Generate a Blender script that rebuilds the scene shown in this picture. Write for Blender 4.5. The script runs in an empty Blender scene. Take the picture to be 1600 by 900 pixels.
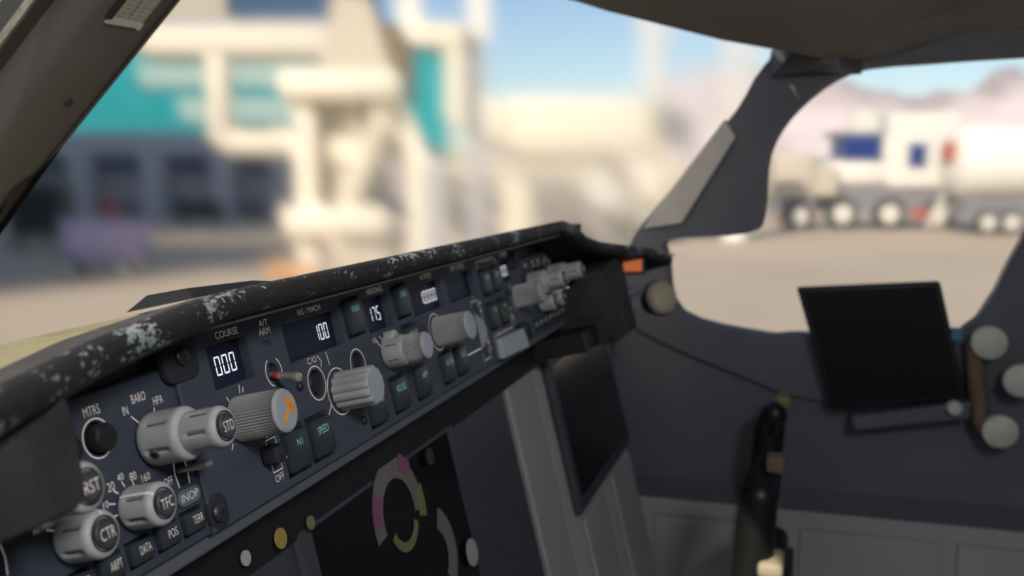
import bpy, bmesh, math, random
from mathutils import Vector, Matrix
random.seed(7)
SC = bpy.context.scene
COL = SC.collection

# ------------------------------------------------------------------ camera, sky, sun, exposure
TILT = math.radians(13.7)                    # control panels lean back by this much
CAM = Vector((-0.4684, -0.1978, 0.0541))     # origin = middle of the autopilot panel's top edge, X right, Y to the nose, Z up
GROUND = CAM.z - 3.6
HEAD = math.atan2(0.28507, 0.95098)          # heading of the view, from +X towards +Y
PITCH = math.radians(6.887)
cd = bpy.data.cameras.new('camera'); cam = bpy.data.objects.new('camera', cd); COL.objects.link(cam)
cam.location = CAM
cam.rotation_euler = (math.pi/2 - PITCH, 0, HEAD - math.pi/2)
cd.sensor_width = 36; cd.lens = 36*1540/1600; cd.clip_start = 0.01; cd.clip_end = 9000
cd.dof.use_dof = True; cd.dof.focus_distance = 0.365; cd.dof.aperture_fstop = 34.65/2.7
SC.camera = cam

SUN_EL, SUN_AZ = math.radians(38), math.atan2(-0.25, 0.91)   # elevation; heading the light travels towards
w = bpy.data.worlds.new('sky'); SC.world = w; w.use_nodes = True
nt = w.node_tree; nt.nodes.clear()
sky = nt.nodes.new('ShaderNodeTexSky'); sky.sky_type = 'NISHITA'; sky.sun_disc = False
sky.sun_elevation = SUN_EL; sky.sun_rotation = math.pi/2 - (SUN_AZ + math.pi); sky.dust_density = 0.6; sky.ozone_density = 2.0; sky.air_density = 1.0
bg = nt.nodes.new('ShaderNodeBackground'); bg.inputs[1].default_value = 0.12
wo = nt.nodes.new('ShaderNodeOutputWorld')
nt.links.new(sky.outputs[0], bg.inputs[0]); nt.links.new(bg.outputs[0], wo.inputs[0])
sd = bpy.data.lights.new('sun', 'SUN'); sd.energy = 4.2; sd.angle = math.radians(0.6); sd.color = (1.0, 0.89, 0.72)
sun = bpy.data.objects.new('sun', sd); COL.objects.link(sun)
trav = Vector((math.cos(SUN_AZ)*math.cos(SUN_EL), math.sin(SUN_AZ)*math.cos(SUN_EL), -math.sin(SUN_EL)))
sun.rotation_euler = trav.to_track_quat('-Z', 'Y').to_euler(); sun.location = (-2, 1, 3)
SC.view_settings.view_transform = 'Standard'; SC.view_settings.look = 'None'
SC.view_settings.exposure = 0.0; SC.view_settings.gamma = 1.0; SC.view_settings.use_curve_mapping = False

# ------------------------------------------------------------------ materials
def mat(name, col, rough=.6, metal=0., var=.12, scale=40., bump=0., bscale=None, emit=0., spec=.4, coat=0.):
    m = bpy.data.materials.new(name); m.use_nodes = True
    n = m.node_tree.nodes; l = m.node_tree.links; b = n['Principled BSDF']
    tc = n.new('ShaderNodeTexCoord'); nz = n.new('ShaderNodeTexNoise')
    nz.inputs['Scale'].default_value = scale; nz.inputs['Detail'].default_value = 4
    l.new(tc.outputs['Object'], nz.inputs['Vector'])
    r = n.new('ShaderNodeValToRGB')
    r.color_ramp.elements[0].position = .3; r.color_ramp.elements[1].position = .7
    r.color_ramp.elements[0].color = (*[c*(1-var) for c in col], 1); r.color_ramp.elements[1].color = (*[min(1, c*(1+var)) for c in col], 1)
    l.new(nz.outputs['Fac'], r.inputs['Fac']); l.new(r.outputs['Color'], b.inputs['Base Color'])
    b.inputs['Roughness'].default_value = rough; b.inputs['Metallic'].default_value = metal
    b.inputs['Specular IOR Level'].default_value = spec; b.inputs['Coat Weight'].default_value = coat
    if emit:
        b.inputs['Emission Color'].default_value = (*col, 1); b.inputs['Emission Strength'].default_value = emit
    if bump:
        nb = n.new('ShaderNodeTexNoise'); nb.inputs['Scale'].default_value = bscale or scale*8; nb.inputs['Detail'].default_value = 3
        l.new(tc.outputs['Object'], nb.inputs['Vector'])
        bp = n.new('ShaderNodeBump'); bp.inputs['Strength'].default_value = bump; bp.inputs['Distance'].default_value = .0006
        l.new(nb.outputs['Fac'], bp.inputs['Height']); l.new(bp.outputs['Normal'], b.inputs['Normal'])
    return m
M = {}
M['panel'] = mat('panel_paint', (.050, .056, .075), .62, var=.14, scale=30, bump=.15, bscale=1500)
M['efis'] = mat('side_panel_paint', (.040, .046, .064), .62, var=.14, scale=30, bump=.15, bscale=1500)
M['black'] = mat('black_plastic', (.012, .012, .013), .55, scale=60)
M['lug'] = mat('dark_rubber', (.020, .022, .027), .75, scale=60, bump=.2)
M['screw'] = mat('blackened_steel', (.045, .045, .05), .4, metal=.4)
M['knob'] = mat('grey_knob_plastic', (.40, .395, .385), .48, var=.10, scale=120, bump=.12, bscale=900)
M['ribbed'] = mat('ribbed_knob_plastic', (.36, .35, .325), .55, var=.10, scale=120)
M['knobtip'] = mat('pale_knob_plastic', (.32, .335, .37), .5, var=.06)
M['groove'] = mat('dark_groove', (.10, .095, .085), .7, var=.25, scale=200)
M['cap'] = mat('dark_button_cap', (.030, .036, .042), .45, var=.1)
M['capb'] = mat('round_button_cap', (.052, .054, .062), .5, var=.1)
M['print'] = mat('lettering_paint', (.92, .80, .70), .6, var=.06, emit=.13)
M['green'] = mat('green_lettering', (.30, .72, .48), .6, var=.05, emit=.20)
M['lcd'] = mat('display_glass', (.016, .017, .040), .5, var=.05, spec=.12)
M['seg'] = mat('lit_segment', (.93, .93, 1.0), .6, var=.01, emit=.66)
M['orange'] = mat('orange_mark', (.80, .30, .03), .6, var=.1)
M['chrome'] = mat('worn_chrome', (.62, .56, .50), .30, metal=.65, var=.15)
M['red'] = mat('red_band', (.45, .05, .04), .5)
M['bronze'] = mat('trim_strip', (.16, .145, .12), .5, metal=.3, var=.3, scale=200)
M['inop'] = mat('inop_sticker', (.12, .13, .165), .6, var=.06)
M['white'] = mat('white_mark', (.85, .84, .82), .5, var=.03)
M['post'] = mat('post_lining', (.092, .086, .090), .7, var=.08, scale=12, bump=.1, bscale=700)
M['seal'] = mat('rubber_seal', (.010, .010, .010), .6)
M['ceil'] = mat('ceiling_lining', (.25, .232, .218), .75, var=.08, scale=8, bump=.1)
M['frame'] = mat('window_frame_paint', (.088, .090, .104), .6, var=.1, scale=10)
M['reveal'] = mat('lit_reveal', (.42, .385, .345), .6, var=.06)
M['wall'] = mat('side_lining', (.095, .099, .112), .7, var=.08, scale=8)
M['palewall'] = mat('pale_lining', (.30, .295, .285), .7, var=.06, scale=8)
M['boeing'] = mat('instrument_panel_grey', (.40, .375, .35), .6, var=.06, scale=10)
M['darkunit'] = mat('dark_bezel', (.045, .047, .055), .5, var=.1)
M['floor'] = mat('cockpit_floor', (.05, .05, .055), .8)
M['pad'] = mat('padded_leatherette', (.036, .033, .033), .8, var=.35, scale=45, bump=.7, bscale=700, spec=.25)
M['sunlit_top'] = mat('sunlit_leatherette', (.078, .070, .066), .7, var=.2, scale=60, bump=.2)  # sunlight on the lip's top put into a lighter leatherette colour
M['dash'] = mat('dusty_dash_top', (.34, .30, .17), .7, var=.16, scale=70, bump=.2)
M['yoke'] = mat('black_yoke', (.010, .010, .010), .4)
M['tan'] = mat('tan_leather', (.42, .36, .25), .6)
M['brown'] = mat('brown_strap', (.13, .085, .05), .7)
M['cream'] = mat('cream_plastic', (.50, .48, .40), .6)
M['screen'] = mat('tablet_glass', (.006, .006, .007), .18, spec=.5)
M['amber'] = mat('amber_lamp', (.34, .23, .06), .4, emit=.05)
M['redlamp'] = mat('red_lamp', (.80, .20, .07), .4, emit=.28)
M['magenta'] = mat('screen_magenta', (.16, .045, .105), .4, emit=.10)
M['tanarc'] = mat('screen_tan', (.11, .095, .085), .4, emit=.10)
M['olive'] = mat('screen_yellow', (.12, .12, .05), .4, emit=.10)
M['sgreen'] = mat('screen_green', (.05, .20, .06), .4, emit=.14)
M['teal'] = mat('teal_clip', (.05, .16, .20), .5)
# outdoors
M['apron'] = mat('concrete_apron', (.50, .41, .315), .85, var=.10, scale=.12)
M['apronline'] = mat('apron_joint', (.20, .20, .22), .85)
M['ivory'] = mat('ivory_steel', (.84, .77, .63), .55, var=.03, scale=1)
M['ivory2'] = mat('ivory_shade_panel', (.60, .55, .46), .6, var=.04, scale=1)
M['tglass'] = mat('teal_glazing', (.035, .36, .40), .3, var=.10, scale=.4)
M['tglass2'] = mat('pale_teal_blind', (.42, .58, .54), .5, var=.06, scale=.4)
M['bglass'] = mat('dark_blue_glazing', (.06, .12, .22), .3, var=.1, scale=.4)
M['conc'] = mat('grey_concrete', (.52, .50, .51), .8, var=.06, scale=1)
M['conc2'] = mat('dark_grey_wall', (.22, .24, .25), .8, var=.06, scale=1)
M['drk'] = mat('dark_rubber_tyre', (.03, .03, .03), .8)
M['dgreen'] = mat('dark_green_paint', (.03, .045, .04), .6)
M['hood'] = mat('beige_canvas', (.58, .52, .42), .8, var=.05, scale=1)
M['hood2'] = mat('shaded_canvas', (.22, .17, .11), .8, var=.05, scale=1)  # hood's side away from the sun, shade put into the colour
M['vwhite'] = mat('vehicle_white', (.82, .79, .72), .4, var=.03, scale=1)
M['vblue'] = mat('vehicle_blue_glass', (.02, .05, .22), .2, var=.05, scale=1)
M['vred'] = mat('vehicle_red', (.50, .12, .08), .5, var=.05, scale=1)
M['vorange'] = mat('vehicle_orange', (.85, .38, .10), .5, var=.05, scale=1)
M['vgrey'] = mat('vehicle_grey', (.25, .25, .27), .6, var=.05, scale=1)
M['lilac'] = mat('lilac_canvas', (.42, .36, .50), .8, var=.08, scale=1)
M['hub'] = mat('wheel_hub', (.75, .72, .66), .4, var=.03, scale=1)
M['hill'] = mat('hazy_hill', (.52, .45, .45), .95, var=.30, scale=.004)  # distance haze put into the hill colour

def chip_mat():          # black leatherette, paint worn off in blue-grey flakes
    m = bpy.data.materials.new('worn_glareshield_edge'); m.use_nodes = True
    n = m.node_tree.nodes; l = m.node_tree.links; b = n['Principled BSDF']
    tc = n.new('ShaderNodeTexCoord'); mp = n.new('ShaderNodeMapping'); mp.inputs['Scale'].default_value = (1, 1.6, 1.6)
    l.new(tc.outputs['Object'], mp.inputs['Vector'])
    a = n.new('ShaderNodeTexNoise'); a.inputs['Scale'].default_value = 55; a.inputs['Detail'].default_value = 2
    c = n.new('ShaderNodeTexNoise'); c.inputs['Scale'].default_value = 330; c.inputs['Detail'].default_value = 5; c.inputs['Roughness'].default_value = .65
    for q in (a, c): l.new(mp.outputs['Vector'], q.inputs['Vector'])
    ad = n.new('ShaderNodeMath'); ad.operation = 'MULTIPLY_ADD'; ad.inputs[1].default_value = .72
    l.new(a.outputs['Fac'], ad.inputs[0]); l.new(c.outputs['Fac'], ad.inputs[2])
    r = n.new('ShaderNodeValToRGB'); e = r.color_ramp.elements
    e[0].position = .972; e[0].color = (0, 0, 0, 1); e[1].position = .984; e[1].color = (1, 1, 1, 1)
    l.new(ad.outputs[0], r.inputs['Fac'])
    # the flakes sit on the rounded nose only: local height is stored in a vertex attribute
    at = n.new('ShaderNodeAttribute'); at.attribute_name = 'nose'
    mu = n.new('ShaderNodeMath'); mu.operation = 'MULTIPLY'; l.new(r.outputs['Color'], mu.inputs[0]); l.new(at.outputs['Fac'], mu.inputs[1])
    mx = n.new('ShaderNodeMix'); mx.data_type = 'RGBA'
    mx.inputs['A'].default_value = (.026, .023, .023, 1); mx.inputs['B'].default_value = (.30, .33, .34, 1)
    l.new(mu.outputs[0], mx.inputs['Factor']); l.new(mx.outputs['Result'], b.inputs['Base Color'])
    b.inputs['Roughness'].default_value = .6; b.inputs['Specular IOR Level'].default_value = .3
    return m
M['chip'] = chip_mat()

def glass_mat(name, rough):     # thick aircraft pane; roughness added to blur the view outdoors
    m = bpy.data.materials.new(name); m.use_nodes = True; n = m.node_tree.nodes; n.clear()
    g = n.new('ShaderNodeBsdfRefraction'); g.inputs['Roughness'].default_value = rough; g.inputs['IOR'].default_value = 1.45
    g.inputs['Color'].default_value = (.99, .99, .99, 1)
    o = n.new('ShaderNodeOutputMaterial'); m.node_tree.links.new(g.outputs[0], o.inputs[0]); return m
M['pane'] = glass_mat('blurring_windshield', .088)
def clear_mat():
    m = bpy.data.materials.new('clear_windshield'); m.use_nodes = True; n = m.node_tree.nodes; n.clear(); l = m.node_tree.links
    t = n.new('ShaderNodeBsdfTransparent'); t.inputs[0].default_value = (.97, .98, .98, 1)
    g = n.new('ShaderNodeBsdfGlossy'); g.inputs['Roughness'].default_value = .03
    x = n.new('ShaderNodeMixShader'); x.inputs[0].default_value = .03
    o = n.new('ShaderNodeOutputMaterial')
    l.new(t.outputs[0], x.inputs[1]); l.new(g.outputs[0], x.inputs[2]); l.new(x.outputs[0], o.inputs[0]); return m
M['clear'] = clear_mat()

# ------------------------------------------------------------------ mesh helpers
class MB:
    def __init__(s): s.v = []; s.f = []
    def add(s, vs, fs):
        o = len(s.v); s.v += [tuple(p) for p in vs]; s.f += [tuple(i+o for i in q) for q in fs]; return s
    def box(s, x0, x1, y0, y1, z0, z1):
        return s.add([(x0,y0,z0),(x1,y0,z0),(x1,y1,z0),(x0,y1,z0),(x0,y0,z1),(x1,y0,z1),(x1,y1,z1),(x0,y1,z1)],
                     [(0,3,2,1),(4,5,6,7),(0,1,5,4),(1,2,6,5),(2,3,7,6),(3,0,4,7)])
    def prism(s, pts, z0, z1):                       # polygon in xy (counter-clockwise) raised along z
        n = len(pts)
        return s.add([(p[0],p[1],z0) for p in pts]+[(p[0],p[1],z1) for p in pts],
                     [tuple(range(n))[::-1], tuple(range(n,2*n))]+[(i,(i+1)%n,(i+1)%n+n,i+n) for i in range(n)])
    def slab(s, quad, vec):                          # any polygon moved along vec
        n = len(quad); q = [Vector(p) for p in quad]; v = Vector(vec)
        return s.add([tuple(p) for p in q]+[tuple(p+v) for p in q],
                     [tuple(range(n))[::-1], tuple(range(n,2*n))]+[(i,(i+1)%n,(i+1)%n+n,i+n) for i in range(n)])
    def tube(s, p0, p1, r0, r1=None, n=12):
        r1 = r0 if r1 is None else r1; p0 = Vector(p0); p1 = Vector(p1); d = (p1-p0).normalized()
        a = d.orthogonal().normalized(); b = d.cross(a)
        vs = [p0+(a*math.cos(t)+b*math.sin(t))*r0 for t in [2*math.pi*i/n for i in range(n)]]+[p1+(a*math.cos(t)+b*math.sin(t))*r1 for t in [2*math.pi*i/n for i in range(n)]]
        return s.add(vs, [tuple(range(n))[::-1], tuple(range(n,2*n))]+[(i,(i+1)%n,(i+1)%n+n,i+n) for i in range(n)])
    def beam(s, p0, p1, wx, wz, up=(0,0,1)):         # rectangular bar from p0 to p1
        p0 = Vector(p0); p1 = Vector(p1); d = (p1-p0).normalized(); a = d.cross(Vector(up)).normalized(); b = a.cross(d)
        c = [a*x*wx/2+b*z*wz/2 for x, z in ((-1,-1),(1,-1),(1,1),(-1,1))]
        return s.add([p0+q for q in c]+[p1+q for q in c], [(0,1,2,3),(7,6,5,4),(0,4,5,1),(1,5,6,2),(2,6,7,3),(3,7,4,0)])
    def lathe(s, prof, n=48, cx=0, cy=0, rad=None):  # prof: (z, r, weight); axis = +z
        vs = []; m = len(prof)
        for z, r, wt in prof:
            for i in range(n):
                t = 2*math.pi*i/n; rr = r-(rad(t)*wt if rad and wt else 0)
                vs.append((cx+rr*math.cos(t), cy+rr*math.sin(t), z))
        fs = [(j*n+i, j*n+(i+1)%n, (j+1)*n+(i+1)%n, (j+1)*n+i) for j in range(m-1) for i in range(n)]
        fs.append(tuple(range(n))[::-1]); fs.append(tuple((m-1)*n+i for i in range(n)))
        return s.add(vs, fs)
    def strip(s, pts, wd, z, closed=False):          # flat painted line
        P = [Vector((p[0], p[1])) for p in pts]; n = len(P); L = []
        for i in range(n):
            a = P[i-1] if (i or closed) else P[i]; b = P[(i+1) % n] if (i < n-1 or closed) else P[i]
            t = (b-a).normalized(); q = Vector((-t.y, t.x))*wd/2; L += [(*(P[i]+q), z), (*(P[i]-q), z)]
        m = n if closed else n-1
        return s.add(L, [(2*i, 2*i+1, (2*((i+1)%n))+1, 2*((i+1)%n)) for i in range(m)])
    def build(s, name, m, parent=None, smooth=None, bevel=None, seg=2):
        me = bpy.data.meshes.new(name); me.from_pydata(s.v, [], s.f)
        bm = bmesh.new(); bm.from_mesh(me); bmesh.ops.recalc_face_normals(bm, faces=bm.faces)
        if bevel: bmesh.ops.bevel(bm, geom=[e for e in bm.edges if len(e.link_faces) == 2 and e.calc_face_angle(0) > .5], offset=bevel, segments=seg, affect='EDGES', profile=.5, clamp_overlap=True)
        if smooth is not None:
            for f in bm.faces: f.smooth = True
            for e in bm.edges: e.smooth = len(e.link_faces) == 2 and e.calc_face_angle(0) < smooth
        bm.to_mesh(me); bm.free()
        me.materials.append(M[m] if isinstance(m, str) else m)
        o = bpy.data.objects.new(name, me); COL.objects.link(o); o.parent = parent
        return o
def obj_of(name, me, parent=None):
    o = bpy.data.objects.new(name, me); COL.objects.link(o); o.parent = parent; return o
def tag(o, label=None, cat=None, group=None, kind=None):
    for k, v in (('label', label), ('category', cat), ('group', group), ('kind', kind)):
        if v: o[k] = v
    return o
def empty(name, loc=(0,0,0), rot=(0,0,0), **kw):
    o = bpy.data.objects.new(name, None); COL.objects.link(o); o.location = loc; o.rotation_euler = rot; o.empty_display_size = .05
    return tag(o, **kw)
def copy_tree(o, parent=None):
    c = o.copy(); COL.objects.link(c); c.parent = parent
    for ch in list(o.children): copy_tree(ch, c)
    return c
def rect(x0, x1, y0, y1): return [(x0,y0),(x1,y0),(x1,y1),(x0,y1)]
def rrect(x0, x1, y0, y1, r, n=4):
    P = []
    for cx, cy, a in ((x1-r,y0+r,-90),(x1-r,y1-r,0),(x0+r,y1-r,90),(x0+r,y0+r,180)):
        P += [(cx+r*math.cos(math.radians(a+90*i/n)), cy+r*math.sin(math.radians(a+90*i/n))) for i in range(n+1)]
    return P
def arc(cx, cy, r, a0, a1, n=24): return [(cx+r*math.cos(math.radians(a0+(a1-a0)*i/n)), cy+r*math.sin(math.radians(a0+(a1-a0)*i/n))) for i in range(n+1)]
_tc = {}
def text_mesh(s):
    if s not in _tc:
        c = bpy.data.curves.new('lettering', 'FONT'); c.body = s; c.size = 1; c.resolution_u = 3; c.offset = -.012
        t = bpy.data.objects.new('lettering', c); COL.objects.link(t)
        dg = bpy.context.evaluated_depsgraph_get(); me = bpy.data.meshes.new_from_object(t.evaluated_get(dg))
        bpy.data.objects.remove(t); bpy.data.curves.remove(c); _tc[s] = me
    return _tc[s]
def text(s, x0, x1, y0, y1, z, parent, m='print', name='lettering', skew=0):
    src = text_mesh(s); P = [v.co for v in src.vertices]
    ax, bx = min(p.x for p in P), max(p.x for p in P); ay, by = min(p.y for p in P), max(p.y for p in P)
    b = MB(); b.add([(x0+(p.x-ax)/(bx-ax)*(x1-x0), y0+(p.y-ay)/(by-ay)*(y1-y0), z) for p in P], [tuple(f.vertices) for f in src.polygons])
    return b.build(name, m, parent)
SEGS = {'0':'abcdef','1':'bc','5':'afgcd','7':'abc','2':'abged','3':'abgcd','4':'fgbc','6':'afgedc','8':'abcdefg','9':'abcdfg'}
def digit(ch, x0, x1, y0, y1, z, parent):
    t = (x1-x0)*.185; g = t*.22; ym = (y0+y1)/2; b = MB()
    def q(pts): b.add([(p[0], p[1], z) for p in pts], [tuple(range(len(pts)))])
    for s in SEGS[ch]:
        if s == 'a': q([(x0+g,y1),(x1-g,y1),(x1-t-g,y1-t),(x0+t+g,y1-t)])
        if s == 'd': q([(x0+t+g,y0+t),(x1-t-g,y0+t),(x1-g,y0),(x0+g,y0)])
        if s == 'g': q([(x0+t*.6+g,ym),(x0+t+g,ym+t/2),(x1-t-g,ym+t/2),(x1-t*.6-g,ym),(x1-t-g,ym-t/2),(x0+t+g,ym-t/2)])
        if s == 'b': q([(x1,y1-g),(x1,ym+g*2),(x1-t*.5,ym+g),(x1-t,ym+t*.5),(x1-t,y1-t-g)])
        if s == 'c': q([(x1,ym-g*2),(x1,y0+g),(x1-t,y0+t+g),(x1-t,ym-t*.5),(x1-t*.5,ym-g)])
        if s == 'f': q([(x0,y1-g),(x0+t,y1-t-g),(x0+t,ym+t*.5),(x0+t*.5,ym+g),(x0,ym+g*2)])
        if s == 'e': q([(x0,ym-g*2),(x0+t*.5,ym-g),(x0+t,ym-t*.5),(x0+t,y0+t+g),(x0,y0+g)])
    return b.build('digit', 'seg', parent)

def faceplate(name, outer, holes, rounds, m, parent, thick=.0060, cham=.0004):
    """outer x0,x1,y0,y1; holes: rects with depth; rounds: (cx,cy,r,depth). One plate with real recesses."""
    x0, x1, y0, y1 = outer; b = MB()
    H = [(h[0],h[1],h[2],h[3]) for h in holes]+[(c[0]-c[2]*1.15,c[0]+c[2]*1.15,c[1]-c[2]*1.15,c[1]+c[2]*1.15) for c in rounds]
    xs = sorted({x0, x1, *[v for h in H for v in h[:2]]}); ys = sorted({y0, y1, *[v for h in H for v in h[2:]]})
    for i in range(len(xs)-1):
        for j in range(len(ys)-1):
            mx, my = (xs[i]+xs[i+1])/2, (ys[j]+ys[j+1])/2
            if any(h[0] < mx < h[1] and h[2] < my < h[3] for h in H): continue
            b.add([(xs[i],ys[j],0),(xs[i+1],ys[j],0),(xs[i+1],ys[j+1],0),(xs[i],ys[j+1],0)], [(0,1,2,3)])
    for h in holes:
        P = rect(*h[:4]); d = -h[4]
        b.add([(p[0],p[1],0) for p in P]+[(p[0],p[1],d) for p in P], [(i,(i+1)%4,(i+1)%4+4,i+4) for i in range(4)]+[(4,5,6,7)])
    for cx, cy, r, d in rounds:
        n = 32; Q = []; C = []
        for i in range(n):
            t = 2*math.pi*i/n; k = 1.15/max(abs(math.cos(t)), abs(math.sin(t)))
            Q.append((cx+r*k*math.cos(t), cy+r*k*math.sin(t), 0)); C.append((cx+r*math.cos(t), cy+r*math.sin(t), 0))
        D = [(p[0],p[1],-d) for p in C]
        b.add(Q+C+D, [(i,(i+1)%n,(i+1)%n+n,i+n) for i in range(n)]+[(n+i,n+(i+1)%n,2*n+(i+1)%n,2*n+i) for i in range(n)]+[tuple(range(2*n,3*n))])
    c = cham; A = rect(x0,x1,y0,y1); B = rect(x0-c,x1+c,y0-c,y1+c)
    b.add([(p[0],p[1],0) for p in A]+[(p[0],p[1],-c) for p in B]+[(p[0],p[1],-thick) for p in B],
          [(i,(i+1)%4,(i+1)%4+4,i+4) for i in range(4)]+[(4+i,4+(i+1)%4,8+(i+1)%4,8+i) for i in range(4)]+[(8,9,10,11)])
    me = bpy.data.meshes.new(name); me.from_pydata(b.v, [], b.f); me.materials.append(M[m])
    bm = bmesh.new(); bm.from_mesh(me); bmesh.ops.remove_doubles(bm, verts=bm.verts, dist=1e-6); bm.to_mesh(me); bm.free()
    return obj_of(name, me, parent)

# ------------------------------------------------------------------ knobs and switches (axis = local +z, origin on the panel face)
mm = .001
def screw(parent, x, y, z=0, r=.0027, name='screw'):
    b = MB(); b.lathe([(z-.001,r,0),(z+.0010,r,0),(z+.0017,r*.8,0),(z+.0019,r*.55,0)], 20, x, y)
    o = b.build(name, 'screw', parent, smooth=.7)
    c = MB(); c.box(x-r*.55,x+r*.55,y-r*.11,y+r*.11,z+.0017,z+.00197); c.box(x-r*.11,x+r*.11,y-r*.55,y+r*.55,z+.0017,z+.00197)
    c.build('cross_slot', 'black', o); return o
def ribbed_knob(parent, name, x, y, r, h, z0=.0008, n=46, taper=.97):
    amp = lambda t: .5+.5*math.cos(n*t)
    b = MB(); b.lathe([(z0,r*.95,0),(z0,r,.00055),(z0+(h-z0)*.5,r*(1+taper)/2,.00055),(h-.0012,r*taper,.00055),(h-.0009,r*taper,0),(h-.0002,r*taper-.0004,0),(h,r*taper-.0010,0)], n*4, x, y, amp)
    k = b.build(name, 'ribbed', parent, smooth=1.2)
    e = MB(); e.lathe([(h-.0002,r*taper-.0007,0),(h+.0002,r*taper-.0012,0),(h+.00025,r*taper-.0030,0)], 48, x, y)
    e.build('end_face', 'knobtip', k, smooth=.6); return k
def fluted_knob(parent, name, x, y, r, h, n=12, z0=.0008):
    amp = lambda t: (abs(math.sin(n*t/2)))**.7*-1+1
    b = MB(); b.lathe([(z0,r*.93,0),(z0,r,.0011),(h*.5,r,.0011),(h-.001,r,.0011),(h-.0002,r-.0004,.0010),(h,r-.0008,.0009)], n*10, x, y, amp)
    k = b.build(name, 'ribbed', parent, smooth=.9)
    e = MB(); e.lathe([(h-.0003,r-.0010,.0009),(h+.0002,r-.0012,.0009)], n*10, x, y, amp); e.build('end_face', 'knobtip', k, smooth=.6); return k
def soft_knob(parent, name, x, y, stages, word, br, flutes=6, phase=0., pointer=None, setscrew=None):
    """smooth grey knob with short pressed-in grooves; stages = [(z0, z1, r)], last stage ends in a lettered push button of radius br"""
    first = None
    for si, (z0, z1, r) in enumerate(stages):
        L = z1-z0; prof = []
        for k in range(15):
            u = k/14; z = z0+L*u; edge = min(u*L, (1-u)*L if 1 else 9)
            rr = r-(max(0, .0016-(1-u)*L)**2/.0016*.62)-(max(0, .0008-u*L)**2/.0008*.5 if si == 0 else 0)
            wgt = 0. if u < .16 or u > .78 else min(1, (u-.16)/.08, (.78-u)/.08)
            prof.append((z, rr, .00085*wgt))
        def amp(t, f=flutes, ph=phase+si*.35):
            a = abs(((t+ph)*f/(2*math.pi)) % 1-.5)*2*math.pi/f*r*.5*2
            return max(0., 1-(a/.0011)**2)
        b = MB(); b.lathe(prof, 144, x, y, amp)
        o = b.build(name if si == 0 else 'inner_dial', 'knob', parent if si == 0 else first, smooth=.9)
        if si == 0: first = o
        for q in range(flutes):                       # dark rods in the grooves
            t = 2*math.pi*(q+.5)/flutes-(phase+si*.35)
            g = MB(); p0 = Vector((x+math.cos(t)*(r-.00072), y+math.sin(t)*(r-.00072), z0+L*.24)); p1 = Vector((p0.x, p0.y, z0+L*.72))
            g.tube(p0, p1, .00030, .00022, 8); g.build('groove', 'groove', o, smooth=.6)
    z1, r = stages[-1][1], stages[-1][2]
    b = MB(); b.lathe([(z1-.0005,br+.0003,0),(z1+.0003,br+.0002,0),(z1+.0003,br-.0002,0),(z1-.0002,br-.0004,0)], 40, x, y)
    b.build('button_collar', 'black', first, smooth=.6)
    b = MB(); b.lathe([(z1-.0005,br-.0005,0),(z1+.0008,br-.0006,0),(z1+.0011,br-.0009,0)], 40, x, y); bt = b.build('push_button', 'capb', first, smooth=.6)
    b = MB(); b.strip(arc(x,y,br-.0013,0,360,40)[:-1], .00022, z1+.00116, True); b.build('inner_ring', 'black', bt)
    hw = br*.60; text(word, x-hw, x+hw, y-br*.34, y+br*.34, z1+.0012, bt, 'print')
    if pointer is not None:
        r0 = stages[0][2]; t = math.radians(pointer); ca, sa = math.cos(t), math.sin(t); b = MB()
        P = [(r0*1.015, stages[0][0]+.0006), (r0*1.015, stages[0][1]-.0016), (r0*.93, stages[0][1]+.0001), (br+.0006, stages[0][1]+.00015)]
        V = []
        for rr, z in P:
            for s in (-1, 1): V.append((x+rr*ca-s*.00042*sa, y+rr*sa+s*.00042*ca, z))
        b.add(V, [(2*i,2*i+1,2*i+3,2*i+2) for i in range(3)]); b.build('pointer_line', 'white', first)
    if setscrew is not None:
        z0, zz, r0 = stages[0]; t = math.radians(setscrew); c = Vector((math.cos(t), math.sin(t), 0)); p = Vector((x, y, z0+(zz-z0)*.36))+c*r0
        b = MB(); b.tube(p-c*.001, p+c*.00012, .0017, .0015, 20); s = b.build('set_screw_rim', 'groove', first, smooth=.6)
        b = MB(); b.tube(p-c*.0008, p+c*.00022, .0010, .0010, 16); b.build('set_screw_hole', 'black', s)
    return first
def push_button(parent, x0, x1, y0, y1, words, box=None, proud=.0022, col='green', inset=.0011, name='push_button'):
    b = MB(); b.box(x0+inset, x1-inset, y0+inset*1.6, y1-inset*1.6, -.0036, proud)
    o = b.build(name, 'cap', parent, smooth=.5, bevel=.0006)
    b = MB(); b.strip(rrect(x0+inset+.0011, x1-inset-.0011, y0+inset*1.6+.0012, y1-inset*1.6-.0012, .0005), .00018, proud+.00003, True); b.build('rim_line', 'lug', o)
    if words: text(words, *box, proud+.0001, o, col)
    return o
def toggle(parent, x, y, tip, band=True, r=.0014, m='chrome'):
    b = MB(); p0 = Vector((x, y, -.001)); p1 = Vector(tip); d = (p1-p0)
    b.tube(p0, p0+d*.30, r*.8, r*.95, 16); b.tube(p0+d*.30, p0+d*.88, r*.95, r*1.5, 16); b.tube(p0+d*.88, p0+d*.97, r*1.5, r*1.25, 16); b.tube(p0+d*.97, p1, r*1.25, r*.6, 16)
    o = b.build('toggle_lever', m, parent, smooth=.7)
    if band:
        c = MB(); c.tube(p0+d*.14, p0+d*.30, r*1.08, r*1.12, 16); c.build('red_band', 'red', o, smooth=.7)
    return o

# ------------------------------------------------------------------ the setting: shell of the flight deck
def S(b, name, m, **k): return tag(b.build(name, m, **k), kind='structure')
def mirror(P): return [(-p[0], p[1], p[2]) for p in P]
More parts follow.
